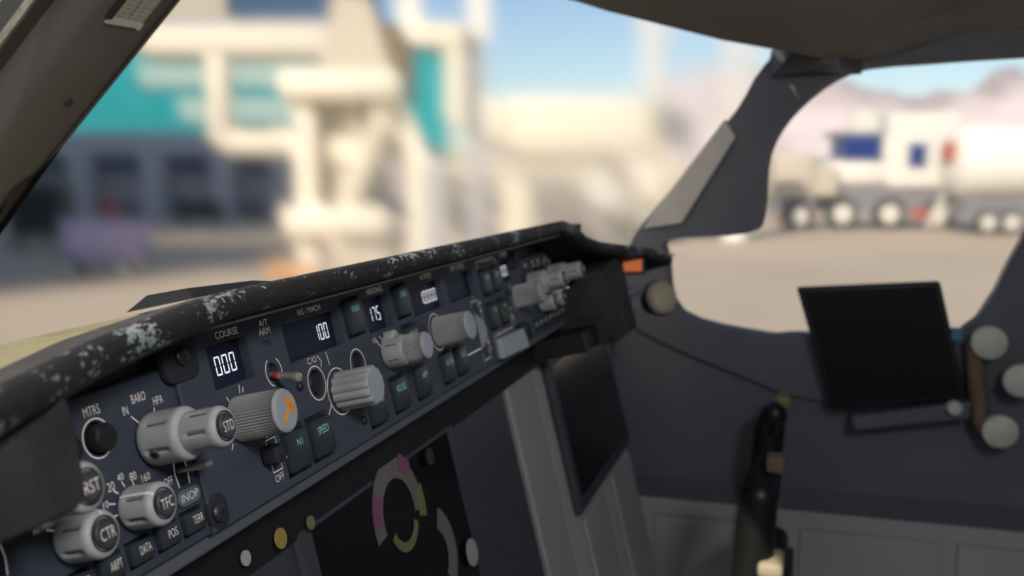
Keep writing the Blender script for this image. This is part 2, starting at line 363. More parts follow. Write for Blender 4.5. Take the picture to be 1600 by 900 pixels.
# floor, back wall, ceiling
S(MB().box(-.95,.95,-1.7,.5,-.99,-.95), 'floor', 'floor')
S(MB().box(-.95,.95,-1.74,-1.7,-.95,.62), 'wall_back', 'wall')
# header edge above the windshields, in plan: middle -> right post; the ceiling lining rises aft of it
HX = [(0,.085,.240),(.22,.045,.222),(.40,.012,.203),(.56,-.075,.194),(.665,-.165,.186)]
b = MB()
RISE = lambda x: .14*min(1, max(0, -x)/.45)          # unseen left ceiling raised to let in more light
edge = [(-p[0],p[1],p[2]+RISE(-p[0])) for p in HX[:0:-1]]+HX
N = len(edge)
low = [Vector(p) for p in edge]; lip_ = [p+Vector((0,-.035,-.012)) for p in low]; mid = [p+Vector((0,-.16,.028)) for p in low]; back = [Vector((p.x, -.75, .42+RISE(p.x)*.5)) for p in low]; end = [Vector((p.x,-1.7,.46+RISE(p.x)*.5)) for p in low]
top = [p+Vector((0,.03,.05)) for p in low]
rows = [top, low, lip_, mid, back, end]
vs = [tuple(p) for r in rows for p in r]
b.add(vs, [(j*N+i, j*N+i+1, (j+1)*N+i+1, (j+1)*N+i) for j in range(len(rows)-1) for i in range(N-1)])
S(b, 'ceiling', 'ceil', smooth=.9)
# overhead side cove between ceiling and side wall
for sgn, nm in ((1,'wall_right_upper'),(-1,'wall_left_upper')):
    b = MB(); e = [(.665,-.165,.186),(.665,-.20,.174),(.665,-.325,.214),(.665,-.75,.42),(.665,-1.7,.46)]
    o = [(.80,-.165,.17),(.80,-.25,.17),(.82,-.40,.185),(.84,-.75,.19),(.84,-1.7,.19)]
    if sgn < 0: e = [(p[0],p[1],p[2]+(.14 if p[1] > -.5 else .07)) for p in e]; o = [(p[0],p[1],p[2]+.15) for p in o]
    V = e+o; V = V if sgn > 0 else mirror(V)
    b.add(V, [(i,i+1,i+6,i+5) for i in range(4)]); S(b, nm, 'ceil', smooth=.9)

# centre windshield post: leans aft as it rises, rubber seal on the pane side
PB, PT = Vector((-.012,.334,-.012)), Vector((-.012,.087,.222))
pd = (PT-PB).normalized(); pn = Vector((1,0,0)).cross(pd).normalized()
if pn.y > 0: pn = -pn                               # inner face looks aft
def postpt(x, n_, t): return PB+(PT-PB)*t+Vector((x,0,0))+pn*n_
def postbar(prof, t0, t1):
    b = MB(); n = len(prof); V = [tuple(postpt(x,q,t0)) for x, q in prof]+[tuple(postpt(x,q,t1)) for x, q in prof]
    return b.add(V, [tuple(range(n))[::-1], tuple(range(n,2*n))]+[(i,(i+1)%n,(i+1)%n+n,i+n) for i in range(n)])
post = S(postbar([(-.034,-.010),(.027,-.010),(.0300,.004),(.029,.016),(.022,.020),(-.022,.020),(-.030,.016),(-.034,.004)], -.12, 1.1), 'trim_1', 'post', smooth=.9, bevel=None)
post['label'] = 'sloping charcoal centre windshield post'
postbar([(.0245,.002),(.0330,.002),(.0335,.0125),(.0285,.0185),(.0215,.0207)], -.12, 1.1).build('window_seal', 'seal', post)
postbar([(-.044,-.012),(-.034,-.012),(-.034,.004),(-.044,.002)], -.12, 1.1).build('window_seal', 'seal', post)
postbar([(-.0460,.000),(-.0440,.000),(-.0440,.004),(-.0460,.004)], -.12, 1.1).build('trim_strip', 'bronze', post)
P = postpt(.004, .020, .50)
b = MB(); b.tube(P-pn*.002, P+pn*.0008, .0034, .0030, 20); sc_ = b.build('screw', 'screw', post, smooth=.7)
b = MB(); b.tube(P+pn*.0007, P+pn*.00095, .0013, .0013, 6); b.build('hex_socket', 'black', sc_)

# right windshield post, its lit side facing the windshield painted as a pale reveal
def bar_path(pts, prof, mname, name, parent=None, smooth=.8, structure=True):
    """profile (a along path-normal in-wall, b across) swept along points; each point = (pos, va, vb)"""
    b = MB(); n = len(prof); V = []
    for pos, va, vb in pts:
        for a_, c_ in prof: V.append(tuple(Vector(pos)+Vector(va)*a_+Vector(vb)*c_))
    m_ = len(pts)
    F = [tuple(range(n))[::-1], tuple((m_-1)*n+i for i in range(n))]+[(j*n+i,j*n+(i+1)%n,(j+1)*n+(i+1)%n,(j+1)*n+i) for j in range(m_-1) for i in range(n)]
    b.add(V, F); o = b.build(name, mname, parent, smooth=smooth)
    return tag(o, kind='structure') if structure and parent is None else o
# side walls with the sliding-window opening: pairs (opening, outer) in (Y, Z)
RW = [((-0.2391,0.1634),(-0.1649,0.1899)),((-0.1813,0.1230),(-0.1142,0.1241)),((-0.1506,0.0719),(-0.0731,0.0723)),((-0.1455,0.0010),(-0.0141,-0.0007)),
((-0.1277,-0.0220),(-0.0018,-0.0165)),((-0.0371,-0.0314),(0.0097,-0.0363)),((-0.0337,-0.0549),(0.0134,-0.0601)),((-0.0520,-0.1195),(0.0164,-0.1319)),
((-0.1497,-0.1416),(-0.1515,-0.2023)),((-0.1936,-0.1395),(-0.1962,-0.2149)),((-0.3605,-0.1336),(-0.3647,-0.2185)),((-0.4261,-0.0199),(-0.5213,-0.0525)),
((-0.4826,0.0773),(-0.5431,0.0702)),((-0.4765,0.1755),(-0.5350,0.1892)),((-0.4152,0.1748),(-0.4126,0.2206)),((-0.3193,0.1709),(-0.3171,0.2179))]
def smooth_loop(P, k=4):                             # closed Catmull-Rom
    out = []; n = len(P)
    for i in range(n):
        p0, p1, p2, p3 = (Vector(P[(i+j-1) % n]) for j in range(4))
        for q in range(k):
            t = q/k; out.append(tuple(.5*(2*p1+(p2-p0)*t+(2*p0-5*p1+4*p2-p3)*t*t+(3*p1-p0-3*p2+p3)*t**3)))
    return out
RW = list(zip(smooth_loop([a for a, _ in RW]), smooth_loop([c for _, c in RW])))
for sgn, nm in ((1,'wall_right'),(-1,'wall_left')):
    n = len(RW); b = MB(); X = .73
    if sgn < 0: RW = [tuple((y, z+max(0, z)*.85) for y, z in pr) for pr in RW]  # unseen left opening stretched upwards to let in more light
    A = [(sgn*X, o[0], o[1]) for o, _ in RW]; B = [(sgn*X, q[0], q[1]) for _, q in RW]
    A2 = [(sgn*(X+.028), o[0]-.004, o[1]) for o, _ in RW]; B2 = [(sgn*(X+.028), q[0], q[1]) for _, q in RW]
    b.add(A+B+A2+B2, [f for i in range(n) for k in [(i+1)%n] for f in ((i,k,k+n,i+n),(2*n+i,2*n+k,k,i),(3*n+i,3*n+k,2*n+k,2*n+i),(n+i,n+k,3*n+k,3*n+i))])
    S(b, nm, 'frame', smooth=.6)
    # lining aft of the window and below the sill
    b = MB(); b.add([(sgn*.74,y,z) for y, z in ((-.535,.19 if sgn > 0 else .35),(-.54,.07),(-.52,-.05),(-.365,-.2185),(-.365,-.33),(-1.7,-.33),(-1.7,.40),(-1.25,.20 if sgn > 0 else .34),(-1.25,-.06),(-.59,-.06),(-.56,.19 if sgn > 0 else .35))], [tuple(range(11))])
    b.add([(sgn*.74,y,z) for y, z in ((.05,-.12),(.0164,-.1319),(-.1515,-.2023),(-.1962,-.2149),(-.365,-.2185),(-.365,-.33),(.05,-.33))], [tuple(range(7))])
    b.add([(sgn*.74,.05,-.33),(sgn*.74,-1.7,-.33),(sgn*.70,-1.7,-.345),(sgn*.70,.05,-.345)], [(0,1,2,3)])
    S(b, nm+'_lining', 'wall')
    b = MB(); b.add([(sgn*.70,.05,-.345),(sgn*.70,-1.7,-.345),(sgn*.70,-1.7,-.95),(sgn*.70,.05,-.95)], [(0,1,2,3)])
    for y in (-.02,-.19,-.36,-.53,-.70): b.box(min(sgn*.694,sgn*.70),max(sgn*.694,sgn*.70),y-.16,y-.012,-.93,-.365)
    S(b, nm+'_lower', 'palewall')
    tag(MB().slab([(sgn*.755,y,z) for y, z in ((-.56,.20 if sgn > 0 else .36),(-.59,-.06),(-1.25,-.06),(-1.25,.20 if sgn > 0 else .36))], (sgn*.01,0,0)).build('window_5' if sgn > 0 else 'window_6', 'clear'), kind='structure')
    # pane of the sliding window
    if sgn > 0:
        tag(MB().slab([(X+.012,o[0],o[1]) for o, _ in RW], (.010,0,0)).build('window_2', 'pane'), kind='structure')
    else:
        tag(MB().slab([(-X-.012,o[0],o[1]) for o, _ in RW], (-.010,0,0)).build('window_4', 'clear'), kind='structure')
tag(MB().slab([(.7305,y,z) for y, z in ((-.1010,.113),(-.1139,.0906),(-.0528,-.0115),(-.0065,-.0185),(-.0149,-.0028))], (-.006,0,0)).build('trim_2', 'reveal', bevel=.002), kind='structure', label='window post reveal strip with light painted into its tan colour')
S(MB().slab([(.690,-.172,.180),(.690,-.225,.166),(.729,-.250,.160),(.729,-.150,.158)], (.0,.0,.030)), 'trim_5', 'frame')
# windshields: outer sill, pane, mirrored for the other side
for sgn, nm, m in ((1,'window_1','pane'),(-1,'window_3','clear')):
    q = [(sgn*.001,.360,-.11),(sgn*.98,.08,-.13),(sgn*.98,.000,-.010),(sgn*.95,-.10,.11),(sgn*.90,-.160,.235),(sgn*.40,.022,.225),(sgn*.001,.092,.250)]
    a_, b_, c_ = Vector(q[0]), Vector(q[1]), Vector(q[6])
    nrm = (b_-a_).cross(c_-a_).normalized(); nrm = nrm if nrm.y > 0 else -nrm
    q = [tuple(Vector(p)-nrm*((Vector(p)-a_).dot(nrm))) for p in q]
    tag(MB().slab(q, nrm*.012).build(nm, m), kind='structure')
    b = MB(); b.add([(sgn*.0,.262,-.06),(sgn*.75,.02,-.09),(sgn*.75,.06,-.5),(sgn*.0,.30,-.5)], [(0,1,2,3)])
    S(b, 'trim_3' if sgn > 0 else 'trim_4', 'wall')

# paper placard in a clip on the post
pl = empty('reference_placard', postpt(-.002,.0205,.700), label='white printed table placard in a clip on the windshield post', cat='placard')
ax_x = Vector((1,0,0)); ax_u = pd
pl.rotation_euler = Matrix((ax_x, ax_u, pn)).transposed().to_euler()
PW, PH = .0125, .036
MB().box(-PW,PW,-PH*.25,PH,0,.0006).build('sheet', 'inop', pl).data.materials[0] = mat('placard_paper', (.52,.49,.46), .8, var=.04)
b = MB(); b.prism([(-PW-.0022,-PH*.25-.0010),(-PW-.0002,-PH*.25-.0012),(PW-.0025,-PH*.25-.0004),(PW-.001,-PH*.25-.0018),(PW+.0004,-PH*.25-.0010),(PW,-PH*.25+.0030),(-PW,-PH*.25+.0030),(-PW-.0012,-PH*.25+.0010)], 0, .0014)
b.build('holder', 'inop', pl).data.materials[0] = mat('placard_holder', (.50,.47,.45), .6, var=.04)
b = MB()
for i in range(11):
    y = -PH*.25+.0042+i*.0028; b.box(-PW+.0006,PW-.0006,y-.0001,y+.0001,.0006,.0008)
for x in (-PW+.0006,-.0058,-.0008,.0000,.0060,PW-.0006): b.box(x-.0001,x+.0001,-PH*.25+.0042,PH-.003,.0006,.0008)
b.build('ruled_grid', 'groove', pl)
for i in range(9):
    for j, x in enumerate((-.0090,-.0033,.0030,.0092)):
        y = -PH*.25+.0050+i*.0028; text(['380','121','46','705','220','98'][(i*2+j*3) % 6], x-.0015, x+.0015, y, y+.0013, .0009, pl, 'groove')
MB().box(-PW-.0042,-PW-.0006,-PH*.25+.0020,PH,0,.0022).build('clip_rail', 'seal', pl, bevel=.0005)

# ------------------------------------------------------------------ glareshield
gs = empty('glareshield', (0,0,0), label='long black padded glareshield with chipped worn edge above the control panels', cat='glareshield')
# cross-section: bottom, upright front, crisp rounded nose, top, back; (y, z, wear, extra z where the shelf is flat)
prof = [(.004,-.0010,0,-.004),(-.018,.0054,0,-.0015),(-.0238,.0067,.10,-.001),(-.0258,.0085,.75,0),(-.0266,.0115,1,0),(-.0266,.0135,1,0),(-.0259,.0150,1,0),(-.0245,.0158,.9,0),(-.0222,.0159,.35,0),(-.0150,.0141,0,.0006),(-.0075,.0117,0,.0014),(-.0045,.0040,0,0)]
lp = [(-.56,-.145,.005),(-.42,-.088,.010),(-.36,-.064,.011),(-.315,-.0463,.011),(-.293,-.0385,.011),(-.267,-.0285,.011),(-.253,-.0252,.0115),(-.235,-.0240,.0128),(-.220,-.0245,.0145),(-.206,-.0245,.0155)]
path = [(X, y+.0245, z-.0158, min(1, max(0, (-X-.206)/.04))) for X, y, z in lp]
path += [(-.19+i*.02,0,0,0) for i in range(0,22)]+[(.246,0,0,0),(.262,-.003,-.004,0),(.285,-.008,-.014,0),(.31,-.014,-.020,0),(.36,-.026,-.026,0),(.41,-.040,-.032,0),(.45,-.052,-.042,0)]
b = MB(); nP = len(prof); nose = []
for X, dy, dz, fl in path:
    for y, z, wt, xz in prof: b.v.append((X, y+dy, z+dz+xz*fl)); nose.append(wt)
b.f = [(j*nP+i, j*nP+i+1, (j+1)*nP+i+1, (j+1)*nP+i) for j in range(len(path)-1) for i in range(nP-1)]
lipo = b.build('worn_edge', 'chip', gs, smooth=.9); lipo.data.materials.append(M['sunlit_top'])
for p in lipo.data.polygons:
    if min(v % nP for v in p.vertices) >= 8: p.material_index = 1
at = lipo.data.attributes.new('nose', 'FLOAT', 'POINT')
for i, v in enumerate(nose): at.data[i].value = v
# top deck: convex, falls away towards the windshield
dk = [(-.016,.0086),(-.004,.0085),(.007,.0079),(.015,.0056),(.035,-.002),(.09,-.016),(.16,-.034),(.255,-.056)]
def lip_at(X):
    for p, q in zip(path, path[1:]):
        if p[0] <= X <= q[0]:
            k = (X-p[0])/(q[0]-p[0]); return p[1]+(q[1]-p[1])*k, p[2]+(q[2]-p[2])*k
    return path[0][1:3] if X < 0 else path[-1][1:3]
b = MB(); xs = [-.56+i*.02 for i in range(57)]
for X in xs:
    dy, dz = lip_at(X); lim = .262-abs(X)*.32
    for i, (y, z) in enumerate(dk):
        k = max(0, 1-i/3)
        b.v.append((X, min(y, lim)+dy*k, z+dz*(1 if X > 0 else 0)))
n_ = len(dk); b.f = [(j*n_+i,j*n_+i+1,(j+1)*n_+i+1,(j+1)*n_+i) for j in range(len(xs)-1) for i in range(n_-1)]
b.build('top_deck', 'dash', gs, smooth=.9)
b = MB(); b.add([(-.206,-.016,.0145),(-.158,-.017,.0146),(-.158,.010,.0085),(-.206,.010,.0085),(-.203,-.012,.0170),(-.168,-.014,.0158),(-.168,.006,.0110),(-.203,.004,.0140)], [(0,1,5,4),(1,2,6,5),(2,3,7,6),(3,0,4,7),(4,5,6,7)])
b.build('seam_cap', 'black', gs, bevel=.001, smooth=.8)
MB().box(-.236,.246,-.0212,-.0200,.0046,.0055).build('trim_strip', 'bronze', gs)
# dark ceiling of the recess behind the lip, and backing above the panels
MB().box(-.42,.42,.002,.012,-.10,.004).build('backing', 'black', gs)
# padded end blocks on both sides of the control panels
def pad_block(sgn):
    e = empty('padded_block', (0,0,0), (math.pi/2-TILT,0,0), label='black leatherette padded block beside the barometer control panel' if sgn < 0 else 'black padded block beyond the distant control panel', cat='padding', group='padded glareshield ends')
    b = MB(); x0, x1 = -.4200, -.2856
    b.prism([(x0,.002),(x0,-.0315),(x1-.0048,-.0315),(x1-.0022,-.0300),(x1-.0010,-.0275),(x1+.0006,-.0120),(x1,-.0070),(x1-.0014,-.0052),(x1-.0040,-.0042)], -.01, .036)
    o = b.build('padding', 'pad', e, bevel=.0028, seg=3, smooth=.9)
    if sgn > 0:
        for v in o.data.vertices: v.co.x = -v.co.x; v.co.y = v.co.y*2.6-.012 if v.co.y < -.01 else v.co.y-.030; v.co.x = .298+(v.co.x-.2856)*.62
        o.data.flip_normals()
    return e
pad_block(-1); pad_block(1)

# ------------------------------------------------------------------ autopilot mode control panel
U = lambda u: (u-211.5)*mm
mcp = empty('autopilot_control_panel', (0,0,0), (math.pi/2-TILT,0,0), label='wide dark blue-grey autopilot panel with lit digits, knobs and buttons', cat='control panel')
WIN = {'COURSE':(31.5,56.8,6.7,22.2),'IAS':(82.6,129.9,7,22.2),'HEADING':(156.2,183,6.5,22.4),'ALTITUDE':(211,256.3,7,22.3),'VERT':(263.4,310.5,7,22.2),'COURSE2':(366.6,391.5,7.5,22)}
BTN = {'N1':(62.8,80.6,45,63.5),'SPEED':(82.2,99.9,45,63.5),'LVL CHG':(135.8,153.4,45,63.6),'HDG SEL':(162.5,180.2,45.2,63.4),'APP':(191,208.6,45,63.3),'ALT HLD':(228.4,245.8,45.3,63.4),'V/S':(250,267.8,45.6,63.2),
       'VNAV':(134.6,152,3.2,21.6),'LNAV':(189.7,207.3,3,21.3),'VOR LOC':(190.6,208.2,24.0,42.0),'CMD A':(321.3,338.9,8.5,26.6),'CMD B':(342,359.6,8.3,26.1),'CWS A':(321,338.7,30.2,48),'CWS B':(342,359.5,30.2,48.1)}
holes = [(U(a),U(c),-q*mm,-p*mm,.004) for a, c, p, q in WIN.values()]+[(U(a),U(c),-q*mm,-p*mm,.0034) for a, c, p, q in BTN.values()]
holes += [(U(65.8),U(72.2),-13*mm,-10.9*mm,.0012), (U(297.5),U(305.5),-61.0*mm,-28.5*mm,.0034)]
rounds = [(U(98.6),-33.7*mm,.0056,.0035),(U(137.5),-33.4*mm,.0056,.0035),(U(69.0),-23.0*mm,.0036,.0034)]
faceplate('faceplate', (U(13),U(410),-66*mm,9*mm), holes, rounds, 'panel', mcp)
MB().box(U(14),U(409),-65.5*mm,8*mm,-.060,-.0055).build('housing', 'black', mcp)
for a, q in ((13.0,-1.0),(13.0,54.0),(394,-1.0),(394,54.0)):       # corner lugs with screws
    P = rrect(U(a-6.5 if q < 9 else a-1), U(a+ (12.0 if q < 9 else 9.5)), -(q+(16.5 if q < 9 else 12.2))*mm, -q*mm, .0045, 5)
    MB().prism(P, -.002, .0012 if q < 9 else .0003).build('corner_lug', 'lug', mcp, bevel=.0008, smooth=.7)
    screw(mcp, U(a+2.9), -(q+8.3 if q < 9 else q+6.2)*mm, .0012 if q < 9 else .0005, .0032)
for u, v in ((84.5,32.1),(129.5,57.2),(214.5,29.5),(370,29.5)):
    screw(mcp, U(u), -v*mm, .0, .0019, 'small_screw')
def lcd(key, s, x0, x1, y0=11.2, y1=18.1):
    a, c, p, q = WIN[key]
    o = MB().box(U(a+.0),U(c-.0),-q*mm+.0000,-p*mm-.0,-.0040,-.0037).build('display', 'lcd', mcp)
    if s:
        cell = (x1-x0)/(len(s)-.22); n1 = 0
        for i, ch in enumerate(s):
            l = x0+i*cell; digit(ch, U(l), U(l+cell*.74), -y1*mm, -y0*mm, -.00362, o)
    return o
lcd('COURSE','000',39.7,52.5); lcd('IAS','100',112.9,124.9); lcd('HEADING','175',166.8,179.2); lcd('ALTITUDE','10000',231.3,254.8); lcd('VERT','',0,0); lcd('COURSE2','000',374.6,390.2)
for key, bx_ in (('N1',(70.2,74.0,50.2,52.8)),('SPEED',(86.9,95.4,50,53)),('LVL CHG',(138.5,149.5,50,53)),('HDG SEL',(165.5,176.2,50.0,53.1)),('APP',(198,204.2,50.1,52.8)),('ALT HLD',(232.4,242.8,50.1,53.1)),('V/S',(256.2,263,50.2,53.0)),
               ('VNAV',(139.3,147.4,7.3,10.3)),('LNAV',(194.6,202.1,7.4,10.4)),('VOR LOC',(194.2,205,28.2,31.2)),('CMD A',(326,333.6,13,16)),('CMD B',(346.5,354.2,13,16)),('CWS A',(328,334,34.4,37)),('CWS B',(348,354.6,34.4,37))):
    a, c, p, q = BTN[key]
    word = key.split()[0] if key[:3] in ('CMD','CWS') else key
    push_button(mcp, U(a), U(c), -q*mm, -p*mm, word, (U(bx_[0]),U(bx_[1]),-bx_[3]*mm,-bx_[2]*mm))
# printed names
for s, a, c, p, q in (('COURSE',38.6,52.6,2.7,5.2),('IAS / MACH',96.8,116,2.8,5.2),('A/T',67.2,73.4,2.8,5.3),('ARM',65.8,73.6,5.9,8.5),('HEADING',162.5,179.6,2.1,4.9),('ALTITUDE',228.8,244.2,2.2,4.8),('VERT SPEED',274.8,299,2.0,4.9),
                      ('COURSE',371,387,2.1,4.6),('C/O',95.1,102.6,22.9,25.4),('OFF',53.4,59.5,59.2,61.9),('ON',53.4,58.5,42.6,45.2),('10',157.2,160.6,24.9,27.2),('A/P ENGAGE',327,352,2.6,5.0),('DISENGAGE',326.5,350,50.3,52.6),('F/D',363.2,369.5,38.5,41.0),('ON',364.5,369.5,43.2,45.6),('DN',308.6,313.5,27.0,29.6),('UP',308.8,313,56.0,58.6)):
    text(s, U(a), U(c), -q*mm, -p*mm, .00012, mcp)
Z = .00010
def line(pts, wd=.00042, closed=False, m='print'): return MB().strip([(U(a), -c*mm) for a, c in pts], wd, Z, closed).build('printed_line', m, mcp)
def ring(u, v, r, a0=0, a1=360): return line([(u+r*math.cos(math.radians(a0+(a1-a0)*i/40)), v-r*math.sin(math.radians(a0+(a1-a0)*i/40))) for i in range(41 if abs(a1-a0) < 360 else 40)], closed=abs(a1-a0) >= 360)
ring(98.6,33.7,7.0); ring(137.5,33.4,7.0); ring(115.3,40.8,10.0,35,345); ring(234.6,34.1,9.9,55,300); ring(383.2,33.4,9.6,110,250); ring(69.6,23,5.6,120,250); ring(69.6,23,5.6,-50,55)
line([(45.5,23.0),(44.6,26.0)]); line([(47.5,24.2),(46.6,26.0)]); line([(36.5,25.4),(37.3,27.4)]); line([(33.6,41.5),(32.2,43.4)]); line([(46.2,42.0),(47.4,43.8)])
line([(103.9,23.0),(106.2,26.0),(105.0,28.2)]); line([(111.6,22.8),(112.4,28.8)]); line([(106,44.6),(101.2,48.6)])
line([(53,49),(53,45.9),(59.6,45.9),(59.6,50)]); line([(53.2,55.2),(53.2,58),(59.6,58),(59.6,55.2)])
line([(160.4,26.4),(164.5,30.6)]); line([(165.0,24.8),(167.0,27.6)]); line([(169.4,24.0),(170.2,26.8)])
line([(296,29.4),(296,26),(307.5,26),(307.5,30.2)]); line([(296.8,58.2),(296.8,62),(308.9,62),(308.9,58.2)]); line([(301.5,22.9),(301.5,24.9)])
line([(268,54.1),(295.5,54.1)], .0008); line([(310.6,32),(310.6,42)]); line([(310.6,45),(310.6,55)])
MB().prism([(U(309.8),-34*mm),(U(311.4),-34*mm),(U(310.6),-30.8*mm)], 0, Z).build('printed_arrow', 'print', mcp); MB().prism([(U(309.8),-52*mm),(U(310.6),-55.2*mm),(U(311.4),-52*mm)], 0, Z).build('printed_arrow', 'print', mcp)
line([(322.8,65.6),(322.8,51.6),(325.6,51.6)]); line([(351,51.6),(362.6,51.6)]); line([(364.4,54),(364.4,46.6),(371.6,46.6),(371.6,53.2)])
line([(319.5,8),(320.6,4.2),(325.8,3.0)]); line([(353,3.0),(358,4.2),(361,8)]); line([(323,7.4),(323.6,4.6)]); line([(355.8,7.4),(355.2,4.6)])
# knobs
k1 = ribbed_knob(mcp, 'course_knob', U(40.1), -34.4*mm, .0081, .0197)
def mark(k, x, y, h, s):        # orange crossed mark on the knob end
    MB().beam((x-.0042*s,y-.0036*s,h), (x+.0048*s,y+.0032*s,h), .0017*s, .0003).build('orange_mark', 'orange', k)
    MB().beam((x-.0006*s,y+.0046*s,h), (x+.0044*s,y-.0018*s,h), .0016*s, .0003).build('orange_mark', 'orange', k)
mark(k1, U(40.4), -34.4*mm, .0200, 1.0)
fluted_knob(mcp, 'speed_knob', U(115.25), -40.9*mm, .0085, .0175)
hk = MB(); hk.lathe([(.0006,.0072,0),(.0006,.0078,0),(.002,.0079,0),(.0085,.0076,0),(.0105,.0070,0),(.0112,.0062,0)], 64, U(169.5), -33.9*mm)
hk = hk.build('heading_knob', 'ribbed', mcp, smooth=.8)
ribbed_knob(hk, 'inner_dial', U(169.5), -33.9*mm, .0068, .0213, z0=.0105, n=40)
MB().prism([(U(165.2),-27.4*mm),(U(173.8),-27.4*mm),(U(171.5),-23.8*mm),(U(167.5),-23.8*mm)], .0006, .0064).build('pointer_tab', 'knob', hk, bevel=.0008, smooth=.8)
for t in (150, 205, 258):
    c = math.cos(math.radians(t)); s = math.sin(math.radians(t)); MB().tube((U(169.5)+c*.00755,-33.9*mm+s*.00755,.003), (U(169.5)+c*.00735,-33.9*mm+s*.00735,.0082), .0005, .0004, 8).build('groove', 'groove', hk)
ribbed_knob(mcp, 'altitude_knob', U(233.6), -34.15*mm, .0082, .0205, n=50)
k2 = ribbed_knob(mcp, 'course_knob', U(383.0), -33.7*mm, .0080, .0202); mark(k2, U(383.4), -33.7*mm, .0205, .9)
for u, v in ((98.6,33.7),(137.5,33.4)):
    MB().lathe([(-.0035,.0044,0),(-.0008,.0044,0),(-.0003,.0039,0)], 32, U(u), -v*mm).build('round_button', 'black', mcp, smooth=.6)
toggle(mcp, U(68.6), -24.0*mm, (U(64.9), -26.6*mm, .0132))
# flight director switches
for u, v, m_ in ((50.5,50.6,'lug'),(372.5,54.5,'lug')):
    MB().prism(rrect(U(u-3.4),U(u+3.4),-(v+3.6)*mm,-(v-3.4)*mm,.0016), .0004, .0072).build('paddle_switch', m_, mcp, bevel=.0012, smooth=.8)
MB().tube((U(56.4),-54.6*mm,.0012),(U(60.4),-54.2*mm,.0022),.0008,.0006,10).build('metal_pin', 'print', mcp)
# thumb wheel
b = MB(); n = 60; V = []
for x in (U(299.2), U(303.8)):
    for i in range(n): V.append((x, -44.7*mm+.0150*math.sin(2*math.pi*i/n), -.0116+.0150*math.cos(2*math.pi*i/n)*(1 if i % 2 else .985)))
b.add(V, [tuple(range(n))[::-1], tuple(range(n,2*n))]+[(i,(i+1)%n,(i+1)%n+n,i+n) for i in range(n)]); b.build('thumb_wheel', 'knobtip', mcp)
# disengage bar
b = MB(); x0, x1, y0, y1 = U(324.2), U(362.5), -66.5*mm, -53.6*mm
b.add([(x0,y0,0),(x1,y0,0),(x1,y1,0),(x0,y1,0),(x0+.001,y0,.0040),(x1,y0,.0092),(x1,y1+.0,.0080),(x0+.001,y1,.0034)], [(0,3,2,1),(4,5,6,7),(0,1,5,4),(1,2,6,5),(2,3,7,6),(3,0,4,7)])
b.build('disengage_bar', 'knobtip', mcp, bevel=.0007)

